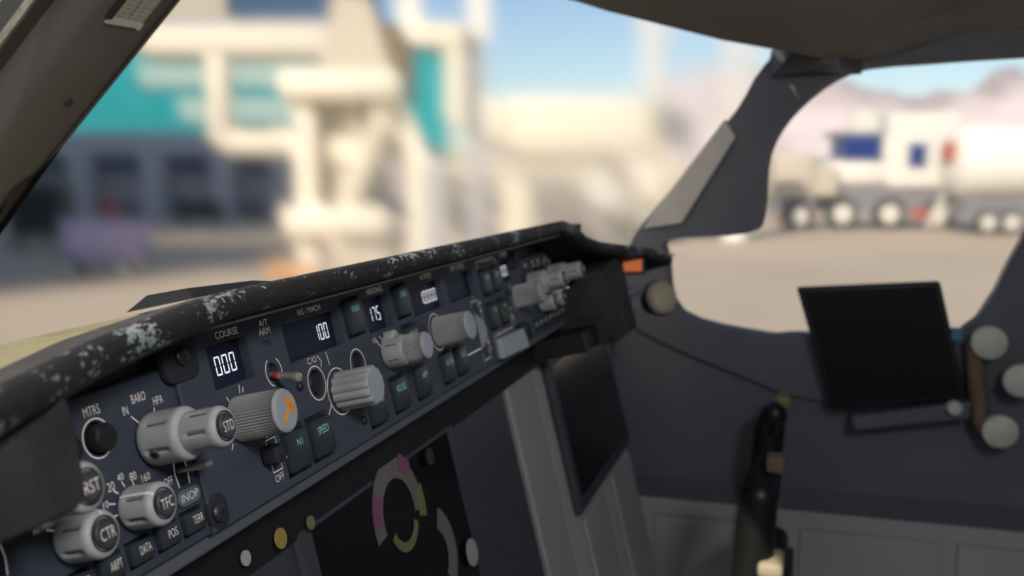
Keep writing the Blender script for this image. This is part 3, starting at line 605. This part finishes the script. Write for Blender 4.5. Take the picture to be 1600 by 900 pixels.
# ------------------------------------------------------------------ display control panel (barometer, range), one on each side
def efis():
    e = empty('display_control_panel', (U(-33.4),0,0), (math.pi/2-TILT,0,0))
    e.location = Matrix.Rotation(math.pi/2-TILT,4,'X') @ Vector((U(-33.4),0,-.0015))
    T = lambda u: (1.0073*u+1.9+33.4)*mm; W = lambda u: (u+33.4)*mm       # print measured on the front plane / knob centres
    B4 = [('TERR',-2.6,8.6,54.9,63.2),('POS',-15.4,-4.6,54.9,63.2),('DATA',-28.4,-17.6,54.9,63.2),('ARPT',-41.2,-30.4,54.9,63.2),('WPT',-54,-43.2,54.9,63.2),('STA',-66.8,-56,54.9,63.2),('WXR',-79.6,-68.8,54.9,63.2)]
    holes = [(T(a),T(c),-q*mm,-p*mm,.0030) for _, a, c, p, q in B4]+[(T(.6),T(6.6),-47.2*mm,-38.6*mm,.0030),(T(-74.6),T(-68.6),-47.2*mm,-38.6*mm,.0030)]
    faceplate('faceplate', (-.0456,.0456,-65.7*mm,-10.3*mm), holes, [(T(-28.0),-23.2*mm,.0050,.003),(T(-42.0),-23.2*mm,.0050,.003)], 'efis', e, thick=.006, cham=.0007)
    MB().box(-.044,.044,-65*mm,-11*mm,-.05,-.0050).build('housing', 'black', e)
    for s, a, c, p, q in B4:
        w_ = (c-a)*.23 if len(s) == 4 else (c-a)*.2; m_ = (a+c)/2+.9
        push_button(e, T(a), T(c), -q*mm, -p*mm, s, (T(m_-w_),T(m_+w_),-59.9*mm,-57.3*mm), .0018, 'print', .0006, 'key')
    for s, a, c, p, q in (('MTRS',-31,-24.4,13.7,16.5),('FPV',-45,-39.5,13.7,16.5),('BARO',-10.5,-4.1,14.4,17.2),('IN',-15.4,-13.1,17.0,19.7),('HPA',-1.2,3.5,17.2,19.9),('MINS',-66,-59,14.4,17.2),('APP',-58.3,-54.5,38.9,41.0),('VOR',-55,-51,35.2,37.5),('MAP',-48.6,-44.6,33.6,35.9),('PLN',-41.6,-37.6,36.4,38.8),
                          ('5',-32.0,-30.6,45.4,47.5),('10',-32.5,-30.2,41.0,43.0),('20',-29.2,-26.2,36.5,39.1),('40',-24.4,-21.8,35.3,37.4),('80',-19.3,-16.5,36.4,38.9),('160',-14.6,-10.8,38.4,40.7),('320',-12,-8.4,42.6,44.6),('OFF',-5.4,-1.2,42.6,45.2)):
        text(s, T(a), T(c), -q*mm, -p*mm, .00012, e)
    def ln(pts, wd=.00036, closed=False): MB().strip([(T(a),-c*mm) for a, c in pts], wd, .0001, closed).build('printed_line', 'print', e)
    for u in (-28.0, -42.0):
        ln([(u+5.75*math.cos(2*math.pi*i/40), 23.2+5.75*math.sin(2*math.pi*i/40)) for i in range(40)], closed=True)
        MB().lathe([(-.003,.0042,0),(.0032,.0042,0),(.0040,.0036,0)], 40, T(u), -23.2*mm).build('round_button', 'black', e, smooth=.6)
    ln([(-12.4,20.6),(-9.6,23.4)]); ln([(-1.4,20.4),(-2.2,23.0)]); ln([(-30,42.2),(-27.6,43.0)]); ln([(-27.0,39.2),(-25.4,40.6)]); ln([(-23,37.8),(-22.2,39.6)]); ln([(-18.6,39.2),(-18.4,40.6)]); ln([(-30.0,46.2),(-27.6,46.2)]); ln([(-54.0,41.2),(-51.4,42.4)]); ln([(-47.6,36.4),(-47.2,38.8)])
    soft_knob(e, 'barometer_knob', W(-4.2), -29.6*mm, [(.0010,.0148,.0084),(.0146,.0272,.0064)], 'STD', .0045, 6, .2, setscrew=206)
    soft_knob(e, 'minimums_knob', W(-63.6), -29.7*mm, [(.0010,.0148,.0084),(.0146,.0272,.0064)], 'RST', .0045, 6, .2)
    soft_knob(e, 'mode_knob', W(-46.0), -46.1*mm, [(.0008,.0122,.0066)], 'CTR', .0047, 6, .1, pointer=86)
    soft_knob(e, 'range_knob', W(-20.55), -46.2*mm, [(.0008,.0122,.0065)], 'TFC', .0045, 6, .1, pointer=134)
    for u in (3.6, -71.6):
        if u > 0: toggle(e, T(u), -42.6*mm, (T(u)+.0022, -42.0*mm, .0105), False, .0010, 'chrome')
        ln([(u-2.6,39.0),(u-3.2,43),(u-2.6,47.4)]); ln([(u+2.6,39.0),(u+3.2,43),(u+2.6,47.4)])
    b = MB(); b.prism(rrect(T(-2.0),T(9.4),-53.6*mm,-48.4*mm,.0025), .0001, .0010); st = b.build('inop_sticker', 'inop', e, bevel=.0002)
    text('INOP', T(-.6), T(8.0), -52.2*mm, -49.6*mm, .00112, st)
    return e
ef = efis(); tag(ef, 'dark control panel with barometer, range and mode knobs reading STD, TFC and CTR', 'control panel', 'display control panels')
ef2 = copy_tree(ef); ef2.location.x = U(211.5+244.9); ef2['label'] = 'distant blurred control panel with grey knobs past the autopilot panel'

# ------------------------------------------------------------------ main instrument panel below
mp = empty('instrument_panel', (0,0,0), (math.pi/2-TILT,0,0), label='grey main instrument panel with dark display units below the autopilot panel', cat='instrument panel')
H0 = -.032
def mbox(name, m, u0, u1, v0, v1, h0, h1, parent=None, bevel=.002): return MB().box(U(u0),U(u1),-v1*mm,-v0*mm,h0,h1).build(name, m, parent or mp, bevel=bevel)
mbox('panel_board', 'boeing', -300, 740, 60, 420, H0-.012, H0)
mbox('lower_shelf', 'wall', -300, 740, 66.2, 72, H0, -.004, bevel=.001)
def unit(u0, u1, v0, v1, name='display_unit'):
    o = mbox(name, 'darkunit', u0, u1, v0, v1, H0, H0+.007)
    mbox('screen', 'screen', u0+12, u1-12, v0+12, v1-12, H0+.0068, H0+.0074, o, None); return o
mbox('dark_section', 'darkunit', -290, 396, 74, 410, H0, H0+.003)
unit(505,735,92,228); unit(-280,-60,92,240); unit(-30,40,100,225)
eng = unit(96,285,84,235,'engine_display')
def disc(name, m, u, v, r, h, parent, n=28): return MB().lathe([(h,r*mm,0),(h+.0006,r*mm*.98,0)], n, U(u), -v*mm).build(name, m, parent)
def marc(name, m, u, v, r, a0, a1, wd, h=H0+.0078): return MB().strip([(U(u)+r*mm*math.cos(math.radians(a0+(a1-a0)*i/24)), -v*mm+r*mm*math.sin(math.radians(a0+(a1-a0)*i/24))) for i in range(25)], wd*mm, h).build(name, m, eng)
marc('gauge_arc', 'tanarc', 190,118,24,-12,192,11); marc('gauge_arc', 'tanarc', 178,158,20,150,235,12); marc('gauge_arc', 'tanarc', 222,152,20,-60,60,12)
marc('magenta_mark', 'magenta', 190,118,25,142,176,8, H0+.0081); marc('magenta_mark', 'magenta', 190,118,27,40,66,9, H0+.0081); marc('yellow_mark', 'olive', 192,120,15,200,335,5, H0+.0081); marc('yellow_mark', 'olive', 190,118,27,-20,14,9, H0+.0081); marc('green_mark', 'sgreen', 206,166,14,210,330,7, H0+.0081)
for u, v, m_, r in ((80,90,'amber',4.2),(55,88.5,'boeing',3.0),(104,92,'olive',3.0),(236,101,'screw',5),(262,166,'palewall',8)):
    disc('indicator_lamp' if m_ in ('amber','boeing','olive') else 'small_knob', m_, u, v, r, H0+.010, mp)
# side bulkhead of the panel on the far side and kick panels
for i, (u0, u1) in enumerate(((404,470),(520,600),(640,730))): mbox('kick_panel', 'palewall', u0, u1, 236 if i else 80, 415, H0, H0+.004, bevel=.003)
mbox('far_shroud', 'black', 470, 760, 76, 92, H0, .02)

# far glareshield end: warning light and a pale lamp
wl = empty('warning_light', (.405,-.047,-.028), (0,0,math.radians(-62)), label='glowing orange-red warning light on the far glareshield', cat='light')
MB().box(-.013,.013,-.004,.012,-.012,.012).build('housing', 'darkunit', wl, bevel=.002); MB().box(-.009,.009,-.0065,-.0038,-.009,.009).build('lens', 'redlamp', wl, bevel=.002, smooth=.8)
pk = empty('round_lamp', (.43,-.069,-.064), label='pale tan round lamp below the warning light', cat='lamp')
b = MB(); b.lathe([(0,.0155,0),(.006,.016,0),(.010,.013,0),(.012,.006,0)], 28); o = b.build('lens', 'tan', pk, smooth=.8); o.rotation_euler = (math.radians(70),0,math.radians(-40))
b = MB(); b.lathe([(-.012,.012,0),(.0,.0172,0),(.003,.0172,0)], 28); o = b.build('rim', 'darkunit', pk, smooth=.8); o.rotation_euler = (math.radians(70),0,math.radians(-40))

# ------------------------------------------------------------------ co-pilot's yoke
yk = empty('control_yoke', (.53,-.16,-.36), label='black control yoke on its column in front of the far seat', cat='yoke')
def poly_tube(pts, rad, name, m, parent, n=12):
    b = MB()
    for i in range(len(pts)-1):
        b.tube(pts[i], pts[i+1], rad[i], rad[i+1], n)
        b.add([(Vector(pts[i+1])+Vector((math.cos(a)*math.cos(e_), math.sin(a)*math.cos(e_), math.sin(e_)))*rad[i+1]*.98) for e_ in (-1.2,-.6,0,.6,1.2) for a in [2*math.pi*k/n for k in range(n)]],
              [(j*n+k, j*n+(k+1)%n, (j+1)*n+(k+1)%n, (j+1)*n+k) for j in range(4) for k in range(n)])
    return b.build(name, m, parent, smooth=.9)
poly_tube([(0,.02,-.58),(0,.01,-.2),(-.01,-.01,-.02)], [.034,.030,.026], 'column', 'yoke', yk)
MB().box(-.05,.05,-.03,.02,-.045,.04).build('hub', 'yoke', yk, bevel=.012, seg=3, smooth=.9)
poly_tube([(-.04,0,.0),(-.11,.005,-.005),(-.13,0,.05),(-.125,-.005,.125),(-.105,-.01,.145)], [.016,.017,.018,.017,.014], 'horn', 'yoke', yk)
poly_tube([(.04,0,.0),(.11,.005,-.005),(.13,0,.05),(.125,-.005,.125),(.105,-.01,.145)], [.016,.017,.018,.017,.014], 'horn', 'yoke', yk)
MB().box(-.040,.040,-.036,-.028,-.020,.020).build('checklist_plate', 'darkunit', yk, bevel=.003)
MB().box(-.150,-.108,-.028,-.006,.060,.074).build('tan_trigger', 'tan', yk, bevel=.004, smooth=.8)
MB().box(-.135,-.115,-.026,-.010,.150,.165).build('trim_switch', 'brown', yk, bevel=.003)
MB().box(.112,.135,-.026,-.010,.150,.163).build('trim_switch', 'olive', yk, bevel=.003)

# seat of the co-pilot: base cushion, back and headrest (seen only partly, lower edge)
st = empty('pilot_seat', (.45,-.62,-.95), label='grey pilot seat behind the far control yoke', cat='seat')
MB().box(-.22,.22,-.24,.22,.36,.47).build('cushion', 'wall', st, bevel=.03, seg=3, smooth=.9)
MB().box(-.21,.21,-.36,-.22,.40,.98).build('backrest', 'wall', st, bevel=.035, seg=3, smooth=.9)
MB().box(-.12,.12,-.35,-.25,1.0,1.14).build('headrest', 'wall', st, bevel=.03, seg=3, smooth=.9)
MB().box(-.16,.16,-.18,.16,0,.36).build('pedestal', 'floor', st, bevel=.01)
for s in (-1,1): MB().box(s*.24-.025,s*.24+.025,-.30,.04,.56,.61).build('armrest', 'pad', st, bevel=.015, seg=3, smooth=.9)

# ------------------------------------------------------------------ tablet and headset by the side window
tb = empty('tablet_computer', (.700,-.2835,-.1425), label='dark tablet computer mounted below the side window', cat='tablet')
tb.rotation_euler = Matrix(((0,-.988,.12),(.10,-.26,-.96),(.99,.05,.10))).transposed().to_euler()
tb.rotation_euler = (0,0,0)
Q = [(-.188,-.081),(-.340,-.069),(-.373,-.198),(-.232,-.222)]; c0 = Vector((.700,-.2835,-.1425))
def q3(k, dx): return [tuple(Vector((.700+dx, -.2835+(y+.2835)*k, -.1425+(z+.1425)*k))-c0) for y, z in Q]
MB().slab(q3(1.0,0), (.011,0,0)).build('body', 'black', tb, bevel=.003, seg=2, smooth=.8); MB().slab(q3(.93,-.0006), (.0008,0,0)).build('screen', 'screen', tb)
MB().slab([(-.004,y+.2835,z+.1425) for y, z in ((-.253,-.2275),(-.377,-.2015),(-.377,-.2205),(-.257,-.2430))], (.03,0,0)).build('holder_ledge', 'frame', tb, bevel=.002)
MB().tube((.010,0,0),(.036,0,-.02),.014,.018,16).build('mount_arm', 'screw', tb)
b = MB(); b.lathe([(0,.0085,0),(.006,.0085,0),(.009,.006,0)], 20); o = b.build('clamp_knob', 'cream', tb, smooth=.8); o.location = (-.006,-.0765,-.0655); o.rotation_euler = (0,-math.pi/2,0)
MB().box(-.004,.01,-.082,-.070,.008,.022).build('teal_clip', 'teal', tb, bevel=.002)
hs = empty('headset', (.705,-.40,-.18), label='cream headset with brown band hanging at the aft window edge', cat='headset')
for y, z in ((.008,.046),(-.026,.006),(-.008,-.052)):
    b = MB(); b.lathe([(0,.016,0),(.006,.019,0),(.012,.018,0),(.016,.011,0)], 24); o = b.build('ear_cup' if z > -.04 else 'microphone', 'cream', hs, smooth=.8); o.location = (0,y,z); o.rotation_euler = (0,-math.pi/2,0)
poly_tube([(.005,.022,.045),(.005,.016,.0),(.005,.010,-.045),(.005,-.005,-.07)], [.009,.010,.010,.008], 'brown_band', 'brown', hs)

# ------------------------------------------------------------------ outdoors: apron, terminal, boarding bridges, vehicles, hills
EX = Vector((math.sin(HEAD), -math.cos(HEAD), 0)); EY = Vector((math.cos(HEAD), math.sin(HEAD), 0)); EO = Vector((CAM.x, CAM.y, GROUND))
def ext(name, r, d, turn=0., **kw): return empty(name, EO+EX*r+EY*d, (0,0,HEAD-math.pi/2+turn), **kw)
def eb(parent, name, m, x0, x1, y0, y1, z0, z1, bevel=None, smooth=None): return MB().box(x0,x1,y0,y1,z0,z1).build(name, m, parent, bevel=bevel, smooth=smooth)
gr = MB(); gr.add([tuple(EO+EX*x+EY*y) for x, y in ((-4000,-300),(4000,-300),(4000,6000),(-4000,6000))], [(0,1,2,3)])
S(gr, 'ground', 'apron')
# terminal with teal glazing
t = ext('terminal_building', -24, 70, label='terminal building with teal glazed upper floor and grey columns', cat='building')
eb(t, 'upper_wall', 'conc', -26, 9.5, .6, 20, 4.6, 14)
for i in range(9):
    x = -22+i*3.55; eb(t, 'glass_pane', 'tglass', x, x+3.5, .30, .6, 6.25, 11.6)
for x0, x1, z0, z1 in ((-2.1,12.5,9.3,10.9),(.7,12.5,6.95,8.55)): eb(t, 'blind', 'tglass2', x0, x1, .1, .3, z0, z1)
eb(t, 'fascia', 'conc', -26, 12.5, -.2, .6, 4.55, 6.2); eb(t, 'lintel', 'bglass', -26, 12.5, .3, 1.4, 3.7, 4.6)
eb(t, 'ground_floor_wall', 'conc', -26, 12.5, 1.2, 20, 1.3, 3.7); eb(t, 'base_wall', 'conc2', -26, 12.5, 1.0, 20, 0, 1.3)
for x in (-11.6,-7.0,-1.9,3.0,7.2): eb(t, 'column', 'conc', x, x+1.5, -.9, .6, 0, 4.6)
eb(t, 'roof_block', 'hood', -6, 3.4, 3, 16, 14, 22); eb(t, 'roof_glazing', 'bglass', 3.9, 13, 2.5, 16, 13.5, 22); eb(t, 'parapet', 'conc', -26, 12.6, .2, 20, 13.2, 14)
# elevated link bridge with white frame in front of the glazing
k = ext('link_bridge', -10, 45, label='ivory framed link bridge with rounded corner in front of teal glass', cat='bridge')
eb(k, 'roof_beam', 'ivory', -6.6, 2.6, -.2, 2.4, 8.55, 9.9, .25, .9); eb(k, 'roof_beam', 'ivory', -14, -6.0, -.2, 2.4, 9.1, 9.9, .25, .9)
eb(k, 'post', 'ivory', -3.72, -2.72, -.2, .8, 4.6, 8.7, .2, .9); eb(k, 'floor_beam', 'ivory', -3.3, 5.4, -.25, 2.4, 4.1, 5.3, .45, .9)
eb(k, 'post', 'ivory', 1.6, 2.4, 0, .8, 0, 8.6, .15, .9); eb(k, 'far_rail', 'ivory2', -3.2, 5, 2.2, 2.4, 5.3, 5.6)
# near boarding bridge: cab, hood, service stairs
j = ext('boarding_bridge', -3.6, 22, label='near ivory boarding bridge with hooded cab and service stairs', cat='boarding bridge')
eb(j, 'cab_sill', 'ivory', -1.45, 1.25, -.6, .6, 5.05, 5.74, .2, .9); eb(j, 'lower_platform', 'ivory', -1.45, .95, -.6, .6, 2.08, 2.80, .2, .9)
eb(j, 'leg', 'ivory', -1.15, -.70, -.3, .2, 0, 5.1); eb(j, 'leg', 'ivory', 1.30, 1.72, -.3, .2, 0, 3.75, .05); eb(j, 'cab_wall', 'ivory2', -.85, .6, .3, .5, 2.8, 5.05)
eb(j, 'cross_bar', 'ivory', -1.3, 1.2, .1, .4, 3.7, 4.3, .08)
MB().prism([(-.85,5.3),(1.0,5.3),(.55,6.9),(.1,8.3),(-.25,8.3)], -1.7, -.62).build('hood', 'hood', j).rotation_euler = (math.pi/2,0,0)
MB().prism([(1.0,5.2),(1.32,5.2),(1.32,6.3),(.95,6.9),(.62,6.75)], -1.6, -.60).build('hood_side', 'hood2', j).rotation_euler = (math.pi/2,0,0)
MB().beam((1.05,0,5.15),(1.62,0,3.6),.42,.4,(0,1,0)).build('brace', 'ivory', j); MB().beam((.95,-.2,5.1),(-.1,-.2,2.6),.5,.12,(0,1,0)).build('stair_stringer', 'ivory', j)
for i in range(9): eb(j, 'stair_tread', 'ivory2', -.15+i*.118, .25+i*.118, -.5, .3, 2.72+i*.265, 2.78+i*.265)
eb(j, 'wheel_carriage', 'hood', -.35, 1.0, -.5, .5, .9, 1.9, .1); 
for x in (-.2,.75): MB().tube((x,-.6,.5),(x,-.25,.5),.5,.5,24).build('wheel', 'drk', j, smooth=.6)
for x0, x1, z0, z1 in ((-.55,.0,8.0,10.5),(.05,.2,2.8,5.05)): eb(j, 'tunnel_post', 'ivory', x0, x1, .0, .4, z0, z1)
# rotunda of the bridge with a teal side
q = ext('bridge_rotunda', -2.2, 30, label='bridge rotunda with teal side panel and ivory corner post', cat='boarding bridge')
eb(q, 'teal_panel', 'tglass', -.95, .25, 0, .3, 4.2, 7.25); eb(q, 'corner_post', 'ivory', .2, .85, -.2, .5, 4.9, 7.85, .08); eb(q, 'roof', 'ivory', -1.0, .85, -.3, 2, 7.2, 7.9, .1); eb(q, 'mast', 'vwhite', .85, 1.5, .2, .7, 7.5, 10.5); eb(q, 'shaft', 'conc', .88, 1.35, .2, .8, 0, 7.5); eb(q, 'mast', 'vwhite', -1.25, -.55, .3, .9, 7.9, 10.5); eb(q, 'support_column', 'conc', -.6, .2, .2, .9, 0, 4.2)
# far boarding bridge
f = ext('boarding_bridge', 2.6, 48, label='far cream boarding bridge tunnel on a post, below the blue sky', cat='boarding bridge')
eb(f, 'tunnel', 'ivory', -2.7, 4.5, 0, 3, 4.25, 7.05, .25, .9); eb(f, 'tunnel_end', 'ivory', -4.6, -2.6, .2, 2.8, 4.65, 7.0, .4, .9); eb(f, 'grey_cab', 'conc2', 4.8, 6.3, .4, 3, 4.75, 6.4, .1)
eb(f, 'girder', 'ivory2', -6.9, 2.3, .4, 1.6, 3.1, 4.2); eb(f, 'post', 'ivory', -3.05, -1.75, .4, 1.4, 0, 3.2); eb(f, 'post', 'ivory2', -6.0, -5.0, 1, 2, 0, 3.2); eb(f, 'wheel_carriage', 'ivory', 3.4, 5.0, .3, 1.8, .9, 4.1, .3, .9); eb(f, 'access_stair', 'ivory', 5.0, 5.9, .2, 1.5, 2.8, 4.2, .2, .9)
for x in (1.6,4.2): w_ = MB().tube((x,-.2,1.0),(x,.5,1.0),.9,.9,24).build('wheel', 'drk', f, smooth=.6); MB().tube((x,-.3,1.0),(x,-.18,1.0),.55,.55,20).build('hub', 'hub', w_)
def mast(r, d, z, wd, lab):
    e = ext('light_mast', r, d, label=lab, cat='mast', group='light masts'); MB().lathe([(0,wd*.6,0),(.4,wd*.55,0),(z*.5,wd*.5,0),(z,wd*.45,0)], 20).build('pole', 'vwhite', e, smooth=.8)
    eb(e, 'lamp_head', 'vwhite', -wd*.8, wd*.8, -.4, .4, z, z+.6, .1); return e
mast(7.45,53.0,10.8,1.15,'white mast rising at the end of the far boarding bridge'); mast(11.3,50,9.4,1.1,'white mast just beside the curved window post')
# lamp housing hanging under the far bridge
l_ = ext('floodlight', 4.2, 46, label='pale round floodlight on a short pole under the far bridge', cat='lamp')
MB().tube((0,0,0),(0,0,1.9),.12,.12,12).build('pole', 'vgrey', l_); b = MB(); b.lathe([(-.1,.45,0),(.25,.85,0),(.35,.80,0)], 24); o = b.build('reflector', 'hub', l_, smooth=.8); o.location = (0,0,2.5); o.rotation_euler = (math.pi/2,0,0)
# vehicles
def wheels(e, xs, r=.5, y=-1.15):
    for x in xs:
        o = MB().tube((x,y,r),(x,y+.35,r),r,r,24).build('wheel', 'drk', e, smooth=.6); MB().tube((x,y-.04,r),(x,y+.02,r),r*.6,r*.6,20).build('hub', 'hub', o)
v = ext('catering_truck', 22.3, 60, label='white high-cab service truck with blue windows', cat='truck')
eb(v, 'box_body', 'vwhite', .0, 4.3, -1.2, 1.4, 2.5, 6.9, .15); eb(v, 'cab', 'vwhite', -3.3, .2, -1.2, 1.4, 2.6, 4.1, .3, .9); eb(v, 'cab_roof', 'vgrey', -3.2, .2, -1.1, 1.3, 5.5, 5.8, .1); eb(v, 'cab_window', 'vblue', -2.7, -.4, -1.25, 1.2, 4.15, 5.5, .05); eb(v, 'cab_post', 'vwhite', -.4, .0, -1.2, 1.3, 4.1, 5.6); eb(v, 'side_window', 'vblue', 1.15, 2.2, -1.26, -1.1, 3.7, 5.1); eb(v, 'chassis', 'vgrey', -3.6, 4.2, -1.0, 1.2, 1.1, 2.6); eb(v, 'bumper', 'vred', 1.5, 2.4, -1.3, -1.0, .7, 1.2)
MB().tube((-1.4,-.8,6.3),(-1.4,-.5,6.3),.85,.85,24).build('beacon_dish', 'hub', v, smooth=.7); MB().tube((-1.4,-.6,5.7),(-1.4,-.6,6.2),.15,.15,10).build('dish_stem', 'vgrey', v)
MB().beam((3.0,-1.3,.2),(4.4,-1.3,3.0),.25,.2,(0,1,0)).build('ladder_rail', 'vwhite', v); MB().beam((2.4,-1.3,.2),(3.8,-1.3,3.0),.25,.2,(0,1,0)).build('ladder_rail', 'vwhite', v)
wheels(v, (-2.6,.2,3.2), .95)
c = ext('ground_power_cart', 16.6, 59, label='beige ground power cart by the curved window post', cat='cart')
eb(c, 'cabinet', 'hood', -1.2, 1.1, -1, 1, 1.9, 4.5, .2, .9); eb(c, 'skirt', 'vgrey', -1.1, 1.0, -.9, .9, 1.0, 1.9); eb(c, 'red_bumper', 'vred', -1.0, 1.2, -1.1, -.8, .5, .9); wheels(c, (.2,), .85, -1.2); eb(c, 'tow_deck', 'hood', 1.1, 2.6, -.8, .8, 2.0, 3.8, .15)
a = ext('fuel_tanker', 28.6, 55, label='large white tanker with a red end at the aft window edge', cat='truck')
b = MB(); b.lathe([(-4.4,.9,0),(-4.2,1.7,0),(-3.7,2.05,0),(7,2.05,0),(7.5,1.7,0),(7.7,.9,0)], 40); o = b.build('tank', 'vwhite', a, smooth=.9); o.location = (0,0,4.0); o.rotation_euler = (0,math.pi/2,0)
eb(a, 'red_end', 'vred', -4.6, -4.2, -.7, .7, 4.0, 5.1, .1); eb(a, 'chassis', 'vgrey', -3.8, 7, -.9, .9, 1.0, 2.2); wheels(a, (-2.6,-1.3,4.5,5.8), .7)
for i in range(3):
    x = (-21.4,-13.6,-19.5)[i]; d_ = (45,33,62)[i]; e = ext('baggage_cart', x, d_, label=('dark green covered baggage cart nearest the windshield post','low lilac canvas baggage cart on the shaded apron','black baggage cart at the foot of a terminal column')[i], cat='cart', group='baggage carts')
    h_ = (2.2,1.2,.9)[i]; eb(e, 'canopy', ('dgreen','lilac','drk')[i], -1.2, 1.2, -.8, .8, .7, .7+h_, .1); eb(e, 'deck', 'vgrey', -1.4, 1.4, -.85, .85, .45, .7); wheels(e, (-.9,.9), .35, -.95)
g = ext('fuel_drum', -26, 64, label='small red drum standing by the terminal columns', cat='drum'); MB().lathe([(0,.5,0),(.1,.55,0),(.9,.55,0),(1.0,.5,0),(1.6,.5,0)], 24).build('drum', 'vred', g, smooth=.8); MB().lathe([(1.6,.5,0),(1.66,.45,0)], 24).build('lid', 'vgrey', g)
tu = ext('tow_tractor', -4.5, 20.2, label='orange tow tractor standing under the near boarding bridge', cat='tractor')
eb(tu, 'body', 'vorange', -.55, .6, -.7, .7, .35, 1.0, .1, .9); eb(tu, 'cab_roof', 'vorange', -.5, .5, -.6, .6, 1.45, 1.58, .05); eb(tu, 'seat', 'drk', -.2, .3, -.4, .4, 1.0, 1.2)
for x in (-.45,.45): eb(tu, 'roof_post', 'vgrey', x-.03, x+.03, -.55, -.49, 1.0, 1.46)
wheels(tu, (-.35,.4), .3, -.8)
# unseen blocks added out of view to shade the apron before the terminal
pr = ext('shade_blocks', -45, 28, label='unseen grey blocks added to shade the apron', cat='building')
eb(pr, 'low_block', 'conc', 0, 25, -8, 4, 0, 14.5); eb(pr, 'low_block_top', 'conc2', -.4, 25.4, -8.4, 4.4, 14.5, 15)
eb(pr, 'tall_block', 'conc', -45, 13, 4.5, 16, 0, 29); eb(pr, 'tall_block_top', 'conc2', -45.4, 13.4, 4.5, 16.4, 29, 29.8)
for i in range(5): eb(pr, 'window', 'bglass', 1.5+i*4.6, 4.8+i*4.6, -8.1, -8.0, 4.5, 7.5)
# hills
random.seed(3)
for k_, (d_, h0, x0, x1, nm) in enumerate(((3000,345,-900,4200,'hills'),(2300,150,-2500,3600,'hills'))):
    b = MB(); n = 80; V = []
    for row, (dy, hk_) in enumerate(((0,0),(120,.45),(260,.85),(420,1.0),(800,.5))):
        for i in range(n+1):
            x = x0+(x1-x0)*i/n; e_ = min(1, (i/n)*4, 1) if k_ == 0 else 1
            hh = h0*(.88+.10*math.sin(i*.31+k_)+.07*math.sin(i*.83+2*k_)+.05*math.sin(i*1.9))*min(1, max(.12, (x+300)/900)) if k_ == 0 else h0*(.6+.3*math.sin(i*.21)+.12*math.sin(i*.6))*min(1, max(.06, (x-300)/1500))
            V.append(tuple(EO+EX*x+EY*(d_+dy+40*math.sin(i*.7+row*2))+Vector((0,0,-5+hh*hk_*(1+.08*math.sin(i*1.3+row*1.7))))))
    b.add(V, [(r*(n+1)+i,r*(n+1)+i+1,(r+1)*(n+1)+i+1,(r+1)*(n+1)+i) for r in range(4) for i in range(n)])
    S(b, nm, 'hill', smooth=1.2)

# added fill lamp, unseen above the left seat, to brighten the panels
dm = empty('fill_light', (-.50,-.48,.405), label='added unseen fill lamp above the left seat', cat='light')
b = MB(); b.lathe([(-.03,.075,0),(-.012,.09,0),(0,.09,0)], 32); b.build('rim', 'screw', dm, smooth=.8)
MB().lathe([(-.034,.055,0),(-.030,.07,0)], 32).build('lens', mat('fill_lens', (1,.97,.92), .5, var=.01, emit=6.), dm, smooth=.8)
ld = bpy.data.lights.new('fill_lamp', 'POINT'); ld.energy = 8; ld.color = (.95,.97,1); ld.shadow_soft_size = .07
lo = bpy.data.objects.new('fill_lamp', ld); COL.objects.link(lo); lo.location = (0,0,-.09); lo.parent = dm
